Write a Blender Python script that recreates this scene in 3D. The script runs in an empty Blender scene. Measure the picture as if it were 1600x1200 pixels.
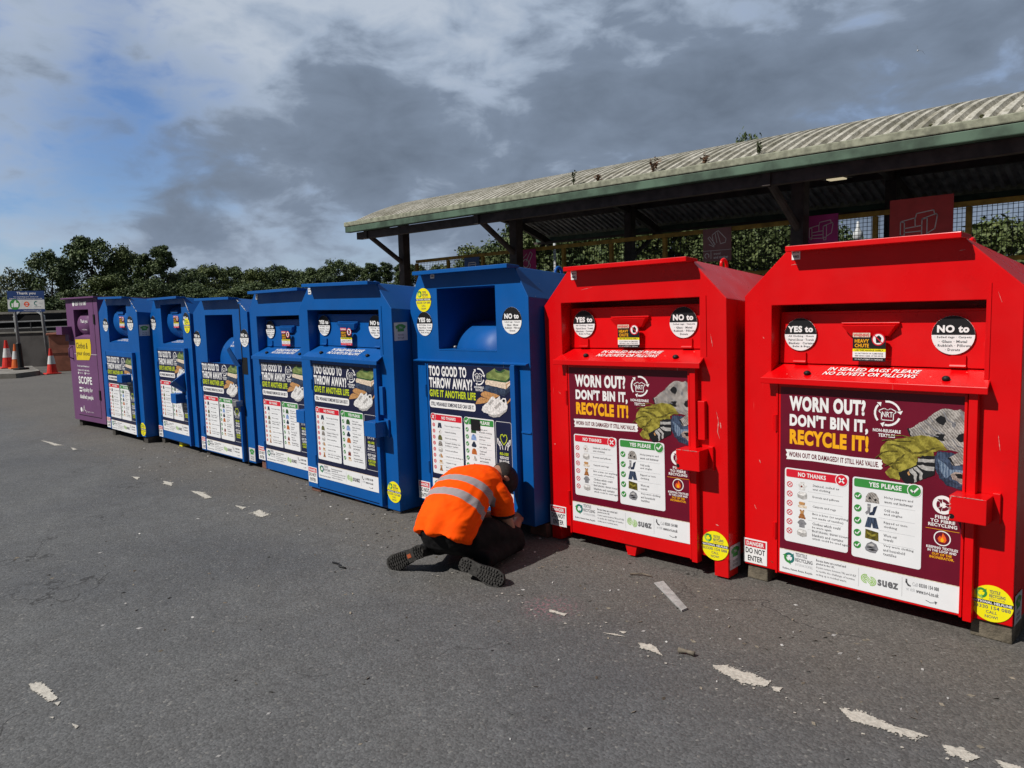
import bpy, bmesh, math, random
import numpy as np
from mathutils import Vector, Matrix, Quaternion, noise
from mathutils.geometry import tessellate_polygon

S = bpy.context.scene
R = math.radians
random.seed(7)
rng = np.random.default_rng(11)

# ------------------------------------------------------------------ camera
cam = bpy.data.cameras.new("camera")
cam.sensor_width = 36.0
cam.lens = 1166.95 / 1600 * 36
cam.clip_end = 2000
camo = bpy.data.objects.new("camera", cam)
S.collection.objects.link(camo)
rot = Matrix(((0.70902, -0.05013, 0.70341), (0.70451, 0.09424, -0.70341), (-0.03102, 0.99429, 0.10213)))
camo.matrix_world = Matrix.Translation((0, 0, 1.6)) @ rot.to_4x4()
S.camera = camo
S.render.resolution_x, S.render.resolution_y = 1024, 768

# ------------------------------------------------------------------ view
S.view_settings.view_transform = 'Standard'
S.view_settings.look = 'None'
S.view_settings.gamma = 1
S.view_settings.exposure = 0.0

# ------------------------------------------------------------------ sun + sky
SUN_AZ, SUN_EL = 22.0, 46.5          # light travels towards +Y, a little +X
d = Vector((math.sin(R(SUN_AZ)) * math.cos(R(SUN_EL)), math.cos(R(SUN_AZ)) * math.cos(R(SUN_EL)), -math.sin(R(SUN_EL))))
sl = bpy.data.lights.new("sun", 'SUN')
sl.energy = 4.7
sl.angle = R(0.55)
sl.color = (1.0, 0.955, 0.89)
so = bpy.data.objects.new("sun", sl)
so.rotation_euler = d.to_track_quat('-Z', 'Y').to_euler()
so.location = (-20, -40, 50)
S.collection.objects.link(so)

W = bpy.data.worlds.new("World")
S.world = W
W.use_nodes = True
nt = W.node_tree
nt.nodes.clear()
N = nt.nodes.new
L = nt.links.new


def mathn(t, op, a, b=None, c=None, clamp=False):
    n = t.nodes.new('ShaderNodeMath')
    n.operation = op
    n.use_clamp = clamp
    for i, v in enumerate((a, b, c)):
        if v is None:
            continue
        if isinstance(v, (int, float)):
            n.inputs[i].default_value = v
        else:
            t.links.new(v, n.inputs[i])
    return n.outputs[0]


def maprange(t, v, a, b, c=0.0, e=1.0, smooth=True):
    n = t.nodes.new('ShaderNodeMapRange')
    n.interpolation_type = 'SMOOTHSTEP' if smooth else 'LINEAR'
    t.links.new(v, n.inputs['Value'])
    n.inputs['From Min'].default_value = a
    n.inputs['From Max'].default_value = b
    n.inputs['To Min'].default_value = c
    n.inputs['To Max'].default_value = e
    return n.outputs['Result']


def mixcol(t, f, a, b, blend='MIX'):
    n = t.nodes.new('ShaderNodeMix')
    n.data_type = 'RGBA'
    n.blend_type = blend
    for k, v in ((0, f), (6, a), (7, b)):
        if isinstance(v, (int, float)):
            n.inputs[k].default_value = v
        elif isinstance(v, tuple):
            n.inputs[k].default_value = (*v[:3], 1)
        else:
            t.links.new(v, n.inputs[k])
    return n.outputs[2]


tc = N('ShaderNodeTexCoord')
sep = N('ShaderNodeSeparateXYZ')
L(tc.outputs['Generated'], sep.inputs[0])
comb = N('ShaderNodeMapping')
L(tc.outputs['Generated'], comb.inputs[0])
comb.inputs['Scale'].default_value = (1.0, 1.0, 2.1)


def cloudnoise(scale, detail, rough, dist, off):
    m = N('ShaderNodeMapping')
    L(comb.outputs[0], m.inputs[0])
    m.inputs['Location'].default_value = off
    m.inputs['Rotation'].default_value = (0, 0, R(35))
    m.inputs['Scale'].default_value = (1.0, 1.0, 1.0)
    n = N('ShaderNodeTexNoise')
    n.inputs['Scale'].default_value = scale
    n.inputs['Detail'].default_value = detail
    n.inputs['Roughness'].default_value = rough
    n.inputs['Distortion'].default_value = dist
    L(m.outputs[0], n.inputs['Vector'])
    return n.outputs[0]


def lobe(v, c0, c1):
    """1 near the sky direction v, falling to 0 at angle with cosine c0"""
    n = N('ShaderNodeVectorMath')
    n.operation = 'DOT_PRODUCT'
    L(tc.outputs['Generated'], n.inputs[0])
    n.inputs[1].default_value = Vector(v).normalized()
    return maprange(nt, n.outputs['Value'], c0, c1)


sky = N('ShaderNodeTexSky')
sky.sky_type = 'NISHITA'
sky.sun_disc = False
sky.sun_elevation = R(SUN_EL)
sky.sun_rotation = R(180 + SUN_AZ)
sky.air_density = 1.0
sky.dust_density = 0.6
sky.ozone_density = 1.5
skyc = N('ShaderNodeVectorMath')
skyc.operation = 'SCALE'
L(sky.outputs[0], skyc.inputs[0])
skyc.inputs['Scale'].default_value = 0.085
tint = mixcol(nt, 1.0, skyc.outputs[0], (0.80, 0.98, 1.30), 'MULTIPLY')

big = cloudnoise(2.3, 5, 0.5, 0.15, (5.3, 4.1, 0.3))
mid = cloudnoise(5.2, 6, 0.52, 0.25, (7.3, 2.2, 1.3))
fine = cloudnoise(13.0, 6, 0.55, 0.3, (1.3, 9.2, 2.2))
cov = mathn(nt, 'ADD', mathn(nt, 'MULTIPLY', big, 0.5), mathn(nt, 'MULTIPLY', mid, 0.5))
cov = mathn(nt, 'ADD', cov, mathn(nt, 'MULTIPLY', mathn(nt, 'SUBTRACT', fine, 0.5), 0.42))
cov = mathn(nt, 'ADD', cov, 0.22)
for v, c0, c1, k in (((-0.914, 0.287, 0.285), 0.975, 0.9999, 0.17), ((-0.900, 0.36, 0.235), 0.988, 0.9999, 0.10),
                     ((-0.975, 0.20, 0.085), 0.98, 0.9999, 0.17), ((-0.868, 0.49, 0.075), 0.988, 0.9999, 0.12)):
    cov = mathn(nt, 'SUBTRACT', cov, mathn(nt, 'MULTIPLY', lobe(v, c0, c1), k))
for v, c0, c1, k in (((-0.915, 0.345, 0.165), 0.955, 0.998, 0.10), ((-0.945, 0.19, 0.265), 0.988, 0.9995, 0.09), ((-0.868, 0.40, 0.29), 0.994, 0.9997, 0.09)):
    cov = mathn(nt, 'ADD', cov, mathn(nt, 'MULTIPLY', lobe(v, c0, c1), k))
cov = mathn(nt, 'ADD', cov, mathn(nt, 'MULTIPLY', lobe((-0.50, 0.83, 0.25), 0.86, 0.95), 0.09))
cover = maprange(nt, cov, 0.46, 0.74)
thick = mathn(nt, 'ADD', mathn(nt, 'MULTIPLY', mid, 0.6), mathn(nt, 'MULTIPLY', big, 0.4))
thick = mathn(nt, 'ADD', thick, mathn(nt, 'MULTIPLY', mathn(nt, 'SUBTRACT', fine, 0.5), 0.50))
for v, c0, c1, k in (((-0.563, 0.805, 0.188), 0.86, 0.999, 0.06), ((-0.885, 0.447, 0.128), 0.955, 0.999, 0.10),
                     ((-0.75, 0.64, 0.14), 0.94, 0.999, 0.06), ((-0.3, 0.93, 0.22), 0.88, 0.999, 0.09)):
    thick = mathn(nt, 'ADD', thick, mathn(nt, 'MULTIPLY', lobe(v, c0, c1), k))
for v, c0, c1, k in (((-0.945, 0.22, 0.25), 0.965, 0.999, 0.06), ((-0.868, 0.40, 0.29), 0.985, 0.9995, 0.08), ((-0.72, 0.58, 0.37), 0.92, 0.999, 0.11),
                     ((-0.866, 0.494, 0.06), 0.988, 0.9995, 0.16), ((-0.97, 0.22, 0.10), 0.985, 0.999, 0.1)):
    thick = mathn(nt, 'SUBTRACT', thick, mathn(nt, 'MULTIPLY', lobe(v, c0, c1), k))
# the darker bank of cloud low in the sky, paler higher up
bank = mathn(nt, 'MULTIPLY', maprange(nt, sep.outputs[2], 0.055, 0.15), maprange(nt, sep.outputs[2], 0.36, 0.20))
thick = mathn(nt, 'ADD', thick, mathn(nt, 'MULTIPLY', bank, 0.075))
thick = mathn(nt, 'SUBTRACT', thick, mathn(nt, 'MULTIPLY', maprange(nt, sep.outputs[2], 0.24, 0.40), 0.05))
ramp = N('ShaderNodeValToRGB')
L(thick, ramp.inputs[0])
cr = ramp.color_ramp
cr.elements[0].position = 0.36
cr.elements[0].color = (0.48, 0.545, 0.64, 1)
cr.elements[1].position = 0.84
cr.elements[1].color = (0.140, 0.178, 0.240, 1)
e = cr.elements.new(0.47)
e.color = (0.36, 0.435, 0.55, 1)
e = cr.elements.new(0.58)
e.color = (0.205, 0.258, 0.345, 1)
cl = mixcol(nt, cover, tint, ramp.outputs[0])
# pale band of air just over the horizon
hz = maprange(nt, sep.outputs[2], 0.10, 0.0)
cl = mixcol(nt, mathn(nt, 'MULTIPLY', hz, 0.35), cl, (0.42, 0.52, 0.62))
# unseen sky overhead and behind the camera, dimmed to cut fill and deepen shadows
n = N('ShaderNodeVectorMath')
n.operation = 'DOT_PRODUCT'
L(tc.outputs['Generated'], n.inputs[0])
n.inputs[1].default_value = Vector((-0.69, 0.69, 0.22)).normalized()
sky_dim = maprange(nt, n.outputs['Value'], 0.15, 0.70, 0.32, 1.0)
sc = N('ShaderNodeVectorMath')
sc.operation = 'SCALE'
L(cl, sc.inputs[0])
L(sky_dim, sc.inputs['Scale'])
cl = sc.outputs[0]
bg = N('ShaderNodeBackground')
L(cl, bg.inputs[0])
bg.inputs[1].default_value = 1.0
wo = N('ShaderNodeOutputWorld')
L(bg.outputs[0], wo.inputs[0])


# ------------------------------------------------------------------ materials
MATS = {}


def newmat(name):
    m = bpy.data.materials.new(name)
    m.use_nodes = True
    t = m.node_tree
    b = t.nodes['Principled BSDF']
    MATS[name] = m
    return m, t, b


def coords(t, kind='Object'):
    return t.nodes.new('ShaderNodeTexCoord').outputs[kind]


def tnoise(t, vec, scale, detail=4, rough=0.55, dist=0.0):
    n = t.nodes.new('ShaderNodeTexNoise')
    n.inputs['Scale'].default_value = scale
    n.inputs['Detail'].default_value = detail
    n.inputs['Roughness'].default_value = rough
    n.inputs['Distortion'].default_value = dist
    t.links.new(vec, n.inputs['Vector'])
    return n.outputs[0]


def bump(t, b, h, strength, dist):
    n = t.nodes.new('ShaderNodeBump')
    n.inputs['Strength'].default_value = strength
    n.inputs['Distance'].default_value = dist
    t.links.new(h, n.inputs['Height'])
    t.links.new(n.outputs[0], b.inputs['Normal'])


def plain(name, col, rough=0.5, var=0.12, scale=9.0, metal=0.0, bmp=0.0, spec=0.3, col2=None):
    m, t, b = newmat(name)
    v = coords(t)
    f = tnoise(t, v, scale, 5)
    f = maprange(t, f, 0.3, 0.7)
    c2 = col2 or tuple(max(0, c * (1 - var)) for c in col)
    c1 = col if col2 else tuple(min(1, c * (1 + var * 0.5)) for c in col)
    t.links.new(mixcol(t, f, c1, c2), b.inputs['Base Color'])
    b.inputs['Roughness'].default_value = rough
    b.inputs['Metallic'].default_value = metal
    b.inputs['Specular IOR Level'].default_value = spec
    if bmp:
        bump(t, b, tnoise(t, v, scale * 6, 3), bmp, 0.01)
    return m


def paint(name, col, chip, rough=0.30, chipamt=0.74):
    """sheet steel paint: slow unevenness, faint dirt, a few chips and scratches"""
    m, t, b = newmat(name)
    v = coords(t)
    f = maprange(t, tnoise(t, v, 2.2, 5, 0.6), 0.3, 0.75)
    c = mixcol(t, f, col, tuple(x * 0.84 for x in col))
    oi = t.nodes.new('ShaderNodeObjectInfo')
    c = mixcol(t, mathn(t, 'MULTIPLY', oi.outputs['Random'], 0.5), c, tuple(x * 0.84 + 0.004 for x in col))
    mp = t.nodes.new('ShaderNodeMapping')
    t.links.new(v, mp.inputs[0])
    mp.inputs['Scale'].default_value = (9, 9, 0.8)
    st = maprange(t, tnoise(t, mp.outputs[0], 1.0, 6, 0.7), 0.55, 0.85)
    c = mixcol(t, mathn(t, 'MULTIPLY', st, 0.22), c, tuple(x * 0.55 for x in col))
    ch = maprange(t, tnoise(t, v, 34, 4, 0.7), chipamt, chipamt + 0.015)
    gate = maprange(t, tnoise(t, v, 3.1, 2), 0.50, 0.6)
    c = mixcol(t, mathn(t, 'MULTIPLY', ch, gate), c, chip)
    m2 = t.nodes.new('ShaderNodeMapping')
    t.links.new(v, m2.inputs[0])
    m2.inputs['Rotation'].default_value = (0, R(28), 0)
    m2.inputs['Scale'].default_value = (46, 46, 2.2)
    scr = maprange(t, tnoise(t, m2.outputs[0], 1.0, 2, 0.5), 0.735, 0.75)
    c = mixcol(t, mathn(t, 'MULTIPLY', mathn(t, 'MULTIPLY', scr, maprange(t, tnoise(t, v, 2.3, 2), 0.5, 0.62)), 0.7), c, chip)
    grime = maprange(t, tnoise(t, v, 5.0, 7, 0.72, 0.8), 0.56, 0.74)
    c = mixcol(t, mathn(t, 'MULTIPLY', grime, 0.16), c, tuple(x * 0.35 + 0.012 for x in col))
    t.links.new(c, b.inputs['Base Color'])
    t.links.new(maprange(t, tnoise(t, v, 4, 4), 0.3, 0.7, rough - 0.06, rough + 0.12), b.inputs['Roughness'])
    b.inputs['Specular IOR Level'].default_value = 0.28
    bump(t, b, tnoise(t, v, 1.6, 2), 0.10, 0.02)
    return m


RED = paint('red_paint', (0.70, 0.001, 0.003), (0.75, 0.35, 0.30))
BLUE = paint('blue_paint', (0.0005, 0.092, 0.355), (0.35, 0.42, 0.5), rough=0.42)
PURPLE = paint('purple_paint', (0.150, 0.060, 0.155), (0.35, 0.25, 0.35), rough=0.55)
plain('sticker_white', (0.80, 0.80, 0.80), 0.4, 0.06, 6)
plain('sticker_black', (0.012, 0.012, 0.014), 0.4)
plain('sticker_yellow', (0.85, 0.76, 0.01), 0.35, 0.05)
plain('sticker_red', (0.62, 0.012, 0.03), 0.4, 0.08)
plain('print_grey', (0.12, 0.12, 0.13), 0.45)
plain('print_line', (0.55, 0.56, 0.58), 0.45)
plain('poster_maroon', (0.135, 0.005, 0.02), 0.32, 0.12, 5)
plain('poster_navy', (0.010, 0.013, 0.045), 0.32, 0.12, 5)
plain('poster_card', (0.76, 0.77, 0.79), 0.4, 0.05, 5)
plain('poster_amber', (0.85, 0.40, 0.01), 0.4, 0.05)
plain('poster_lime', (0.50, 0.60, 0.02), 0.4, 0.05)
plain('poster_green', (0.04, 0.25, 0.05), 0.4, 0.06)
plain('poster_flame', (0.80, 0.12, 0.02), 0.4, 0.3, 40)
plain('logo_teal', (0.02, 0.16, 0.15), 0.4)
plain('logo_lime', (0.28, 0.50, 0.10), 0.4)
plain('bag_yellow', (0.72, 0.54, 0.01), 0.4, 0.08)
plain('black_rubber', (0.014, 0.014, 0.015), 0.55, 0.3, 20)
plain('dark_gap', (0.004, 0.004, 0.005), 0.8)
plain('steel', (0.32, 0.32, 0.33), 0.35, 0.3, 12, metal=0.8)
for nm, c in (('tan', (0.50, 0.26, 0.10)), ('cream', (0.72, 0.60, 0.47)), ('teddy', (0.34, 0.13, 0.04)), ('greycloth', (0.22, 0.22, 0.24)),
              ('forest', (0.03, 0.09, 0.03)), ('skyshirt', (0.22, 0.34, 0.62)), ('orangecoat', (0.50, 0.14, 0.03)), ('bagred', (0.20, 0.03, 0.02)),
              ('camo', (0.12, 0.12, 0.04)), ('navycloth', (0.02, 0.03, 0.06)), ('shoewhite', (0.74, 0.73, 0.72)), ('shoegrey', (0.42, 0.41, 0.40))):
    plain('print_' + nm, c, 0.45, 0.35, 70)


def knit(name, c1, c2, scale, rotz=0.0, wave=0.5):
    m, t, b = newmat(name)
    v = coords(t)
    mp = t.nodes.new('ShaderNodeMapping')
    t.links.new(v, mp.inputs[0])
    mp.inputs['Rotation'].default_value = (0, rotz, 0)
    w = t.nodes.new('ShaderNodeTexWave')
    w.inputs['Scale'].default_value = scale
    w.inputs['Distortion'].default_value = 3.0
    w.inputs['Detail'].default_value = 3
    w.inputs['Detail Scale'].default_value = 2.5
    t.links.new(mp.outputs[0], w.inputs[0])
    f = mathn(t, 'ADD', mathn(t, 'MULTIPLY', w.outputs[1], wave), mathn(t, 'MULTIPLY', tnoise(t, v, 130, 4), 1.0 - wave))
    f = mathn(t, 'ADD', f, mathn(t, 'MULTIPLY', mathn(t, 'SUBTRACT', tnoise(t, v, 20, 4, 0.6, 0.8), 0.5), 1.5))
    t.links.new(mixcol(t, maprange(t, f, 0.25, 0.85), c2, c1), b.inputs['Base Color'])
    b.inputs['Roughness'].default_value = 0.42
    return m


knit('print_knit', (0.48, 0.45, 0.42), (0.16, 0.145, 0.135), 30, R(40), .30)
knit('print_olive', (0.38, 0.33, 0.05), (0.15, 0.125, 0.012), 6, R(50), .25)
knit('print_olivedark', (0.14, 0.115, 0.012), (0.06, 0.05, 0.006), 12)
knit('print_denim', (0.055, 0.085, 0.15), (0.012, 0.020, 0.042), 22, 0, .2)
knit('print_denimlight', (0.20, 0.27, 0.36), (0.06, 0.10, 0.17), 25)
knit('print_ripped', (0.50, 0.42, 0.36), (0.08, 0.06, 0.06), 60)
knit('print_greentee', (0.25, 0.32, 0.10), (0.12, 0.16, 0.045), 6, R(70), .25)


# ------------------------------------------------------------------ mesh builder
class MB:
    def __init__(self):
        self.v, self.f, self.m, self.names = [], [], [], []

    def mi(self, name):
        if name not in self.names:
            self.names.append(name)
        return self.names.index(name)

    def face(self, pts, m):
        i = len(self.v)
        self.v += [tuple(p) for p in pts]
        self.f.append(tuple(range(i, i + len(pts))))
        self.m.append(self.mi(m))

    def mesh(self, vs, fs, m):
        i = len(self.v)
        self.v += [tuple(p) for p in vs]
        k = self.mi(m)
        for f in fs:
            self.f.append(tuple(j + i for j in f))
            self.m.append(k)

    def box(self, x0, x1, y0, y1, z0, z1, m):
        vs = [(x, y, z) for z in (z0, z1) for y in (y0, y1) for x in (x0, x1)]
        self.mesh(vs, [(0, 2, 3, 1), (4, 5, 7, 6), (0, 1, 5, 4), (2, 6, 7, 3), (0, 4, 6, 2), (1, 3, 7, 5)], m)

    def hexa(self, b, t, m):
        """solid between two quads given in the same turning order"""
        self.mesh(list(b) + list(t), [(3, 2, 1, 0), (4, 5, 6, 7), (0, 1, 5, 4), (1, 2, 6, 5), (2, 3, 7, 6), (3, 0, 4, 7)], m)

    def prism(self, prof, axis, a0, a1, m):
        """closed profile extruded along an axis: x -> prof in (y,z), y -> (x,z), z -> (x,y)"""
        def P(p, a):
            return {'x': (a, p[0], p[1]), 'y': (p[0], a, p[1]), 'z': (p[0], p[1], a)}[axis]
        n = len(prof)
        vs = [P(p, a0) for p in prof] + [P(p, a1) for p in prof]
        fs = [(i, (i + 1) % n, n + (i + 1) % n, n + i) for i in range(n)]
        tri = tessellate_polygon([[Vector((p[0], p[1], 0)) for p in prof]])
        fs += [tuple(q) for q in tri] + [tuple(n + j for j in reversed(q)) for q in tri]
        self.mesh(vs, fs, m)

    def tube(self, pts, rad, m, n=8, caps=True):
        pts = [Vector(p) for p in pts]
        if isinstance(rad, (int, float)):
            rad = [rad] * len(pts)
        vs, fs = [], []
        up = None
        for i, p in enumerate(pts):
            tdir = (pts[min(i + 1, len(pts) - 1)] - pts[max(i - 1, 0)]).normalized()
            if up is None:
                up = tdir.orthogonal().normalized()
            up = (up - tdir * up.dot(tdir)).normalized()
            s = tdir.cross(up)
            for k in range(n):
                a = 2 * math.pi * k / n
                vs.append(p + (up * math.cos(a) + s * math.sin(a)) * rad[i])
        for i in range(len(pts) - 1):
            for k in range(n):
                fs.append((i * n + k, i * n + (k + 1) % n, (i + 1) * n + (k + 1) % n, (i + 1) * n + k))
        if caps:
            fs.append(tuple(reversed(range(n))))
            fs.append(tuple(range((len(pts) - 1) * n, len(pts) * n)))
        self.mesh(vs, fs, m)

    def loft(self, secs, m, n=20, caps=True):
        """secs: (centre, lateral axis, dorsal axis, half width, half depth)"""
        vs, fs = [], []
        for c, a, b, w, h in secs:
            c, a, b = Vector(c), Vector(a).normalized(), Vector(b).normalized()
            for k in range(n):
                t = 2 * math.pi * k / n
                vs.append(c + a * math.cos(t) * w + b * math.sin(t) * h)
        q = len(secs)
        for i in range(q - 1):
            for k in range(n):
                fs.append((i * n + k, i * n + (k + 1) % n, (i + 1) * n + (k + 1) % n, (i + 1) * n + k))
        if caps:
            fs.append(tuple(reversed(range(n))))
            fs.append(tuple(range((q - 1) * n, q * n)))
        self.mesh(vs, fs, m)

    def ball(self, c, r, m, nu=16, nv=10, rotm=None):
        c = Vector(c)
        if isinstance(r, (int, float)):
            r = (r, r, r)
        vs = [Vector((0, 0, -r[2]))]
        for j in range(1, nv):
            ph = -math.pi / 2 + math.pi * j / nv
            for i in range(nu):
                th = 2 * math.pi * i / nu
                vs.append(Vector((r[0] * math.cos(ph) * math.cos(th), r[1] * math.cos(ph) * math.sin(th), r[2] * math.sin(ph))))
        vs.append(Vector((0, 0, r[2])))
        fs = []
        for i in range(nu):
            fs.append((0, 1 + (i + 1) % nu, 1 + i))
        for j in range(nv - 2):
            for i in range(nu):
                a = 1 + j * nu + i
                b = 1 + j * nu + (i + 1) % nu
                fs.append((a, b, b + nu, a + nu))
        last = len(vs) - 1
        for i in range(nu):
            fs.append((1 + (nv - 2) * nu + i, 1 + (nv - 2) * nu + (i + 1) % nu, last))
        if rotm:
            vs = [rotm @ v for v in vs]
        self.mesh([v + c for v in vs], fs, m)

    # flat graphics on a plane facing -Y
    def poly(self, pts, y, m):
        tri = tessellate_polygon([[Vector((p[0], p[1], 0)) for p in pts]])
        vs = [(p[0], y, p[1]) for p in pts]
        fs = []
        for a, b, c in tri:
            A, B, Cc = pts[a], pts[b], pts[c]
            cr_ = (B[0] - A[0]) * (Cc[1] - A[1]) - (B[1] - A[1]) * (Cc[0] - A[0])
            fs.append((a, b, c) if cr_ > 0 else (c, b, a))
        self.mesh(vs, fs, m)

    def rect(self, x0, x1, z0, z1, y, m, r=0.0, cz=(1, 1, 1, 1)):
        if r <= 0:
            self.poly([(x0, z0), (x1, z0), (x1, z1), (x0, z1)], y, m)
            return
        pts = []
        for (cx_, cz_, a0, on) in ((x0 + r, z0 + r, 180, cz[0]), (x1 - r, z0 + r, 270, cz[1]), (x1 - r, z1 - r, 0, cz[2]), (x0 + r, z1 - r, 90, cz[3])):
            if on:
                for k in range(5):
                    a = R(a0 + 22.5 * k)
                    pts.append((cx_ + r * math.cos(a), cz_ + r * math.sin(a)))
            else:
                sx, sz = {180: (-1, -1), 270: (1, -1), 0: (1, 1), 90: (-1, 1)}[a0]
                pts.append((cx_ + sx * r, cz_ + sz * r))
        self.poly(pts, y, m)

    def disc(self, cx_, cz_, r, y, m, a0=0, a1=360, n=28, rz=None):
        rz = rz or r
        k = max(6, int(n * (a1 - a0) / 360))
        pts = [(cx_ + r * math.cos(R(a0 + (a1 - a0) * i / k)), cz_ + rz * math.sin(R(a0 + (a1 - a0) * i / k))) for i in range(k + (0 if a1 - a0 >= 360 else 1))]
        self.poly(pts, y, m)

    def ring(self, cx_, cz_, r0, r1, y, m, a0=0, a1=360, n=32):
        k = max(4, int(n * (a1 - a0) / 360))
        for i in range(k):
            p = []
            for (rr, q) in ((r1, i), (r1, i + 1), (r0, i + 1), (r0, i)):
                a = R(a0 + (a1 - a0) * q / k)
                p.append((cx_ + rr * math.cos(a), cz_ + rr * math.sin(a)))
            self.poly(p, y, m)

    def stroke(self, pts, w, y, m, closed=False):
        pts = list(pts)
        if closed:
            pts.append(pts[0])
        for (ax, az), (bx, bz) in zip(pts, pts[1:]):
            dx, dz = bx - ax, bz - az
            l = math.hypot(dx, dz) or 1e-6
            nx, nz = -dz / l * w / 2, dx / l * w / 2
            ex, ez = dx / l * w * 0.45, dz / l * w * 0.45
            self.poly([(ax - ex + nx, az - ez + nz), (ax - ex - nx, az - ez - nz), (bx + ex - nx, bz + ez - nz), (bx + ex + nx, bz + ez + nz)], y, m)

    def text(self, s, x0, x1, z0, z1, y, m, bold=0.0, res=3, shear=0.0, keep=False, align='l'):
        vs, fs, bb = glyphs(s, bold, res)
        w, h = bb[2] - bb[0], bb[3] - bb[1]
        kx, kz = (x1 - x0) / w, (z1 - z0) / h
        if keep:
            k2 = min(kx, kz)
            off = {'l': 0, 'c': ((x1 - x0) - w * k2) / 2, 'r': (x1 - x0) - w * k2}[align]
            x0 = x0 + off
            kx = kz = k2
        i = len(self.v)
        self.v += [(x0 + (p[0] - bb[0]) * kx + shear * (p[1] - bb[1]) * kz, y, z0 + (p[1] - bb[1]) * kz) for p in vs]
        q = self.mi(m)
        for f in fs:
            self.f.append(tuple(j + i for j in f))
            self.m.append(q)

    def build(self, name, parent=None, smooth=False, bevel=0.0, seg=2, mats=None):
        me = bpy.data.meshes.new(name)
        me.from_pydata(self.v, [], self.f)
        for n in self.names:
            me.materials.append(MATS[n])
        me.polygons.foreach_set('material_index', self.m)
        if smooth:
            me.polygons.foreach_set('use_smooth', [True] * len(me.polygons))
        me.update()
        o = bpy.data.objects.new(name, me)
        S.collection.objects.link(o)
        if parent:
            o.parent = parent
        if bevel:
            b = o.modifiers.new('bevel', 'BEVEL')
            b.width = bevel
            b.segments = seg
            b.limit_method = 'ANGLE'
            b.angle_limit = R(30)
            b.harden_normals = False
            w = o.modifiers.new('weld', 'WELD')
            w.merge_threshold = 0.0004
            # weld first so the bevel sees shared edges
            o.modifiers.move(1, 0)
        return o


GL = {}


def glyphs(s, bold, res):
    k = (s, bold, res)
    if k in GL:
        return GL[k]
    cu = bpy.data.curves.new('t', 'FONT')
    cu.body = s
    cu.size = 1.0
    cu.offset = bold
    cu.space_character = 1 + bold * 2.2
    cu.resolution_u = res
    cu.fill_mode = 'FRONT'
    o = bpy.data.objects.new('t', cu)
    me = o.to_mesh()
    vs = [tuple(v.co) for v in me.vertices]
    fs = []
    for p in me.polygons:
        f = tuple(p.vertices)
        fs.append(f if p.normal.z >= 0 else tuple(reversed(f)))
    o.to_mesh_clear()
    bpy.data.objects.remove(o)
    bpy.data.curves.remove(cu)
    xs = [v[0] for v in vs]
    ys = [v[1] for v in vs]
    GL[k] = (vs, fs, (min(xs), min(ys), max(xs), max(ys)))
    return GL[k]


def thing(name, label, cat, loc=(0, 0, 0), rotm=None, group=None):
    o = bpy.data.objects.new(name, None)
    S.collection.objects.link(o)
    o.location = loc
    if rotm is not None:
        o.rotation_euler = rotm.to_euler()
    o.empty_display_size = 0.1
    return tag(o, label, cat, group)


def tag(o, label, cat, group=None):
    o['label'] = label
    o['category'] = cat
    if group:
        o['group'] = group
    return o


def struct(o, kind='structure'):
    o['kind'] = kind
    return o


def dup(o, parent=None):
    c = o.copy()
    S.collection.objects.link(c)
    c.parent = parent
    for ch in list(o.children):
        dup(ch, c)
    return c


E = 0.0007      # step between printed layers

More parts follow.
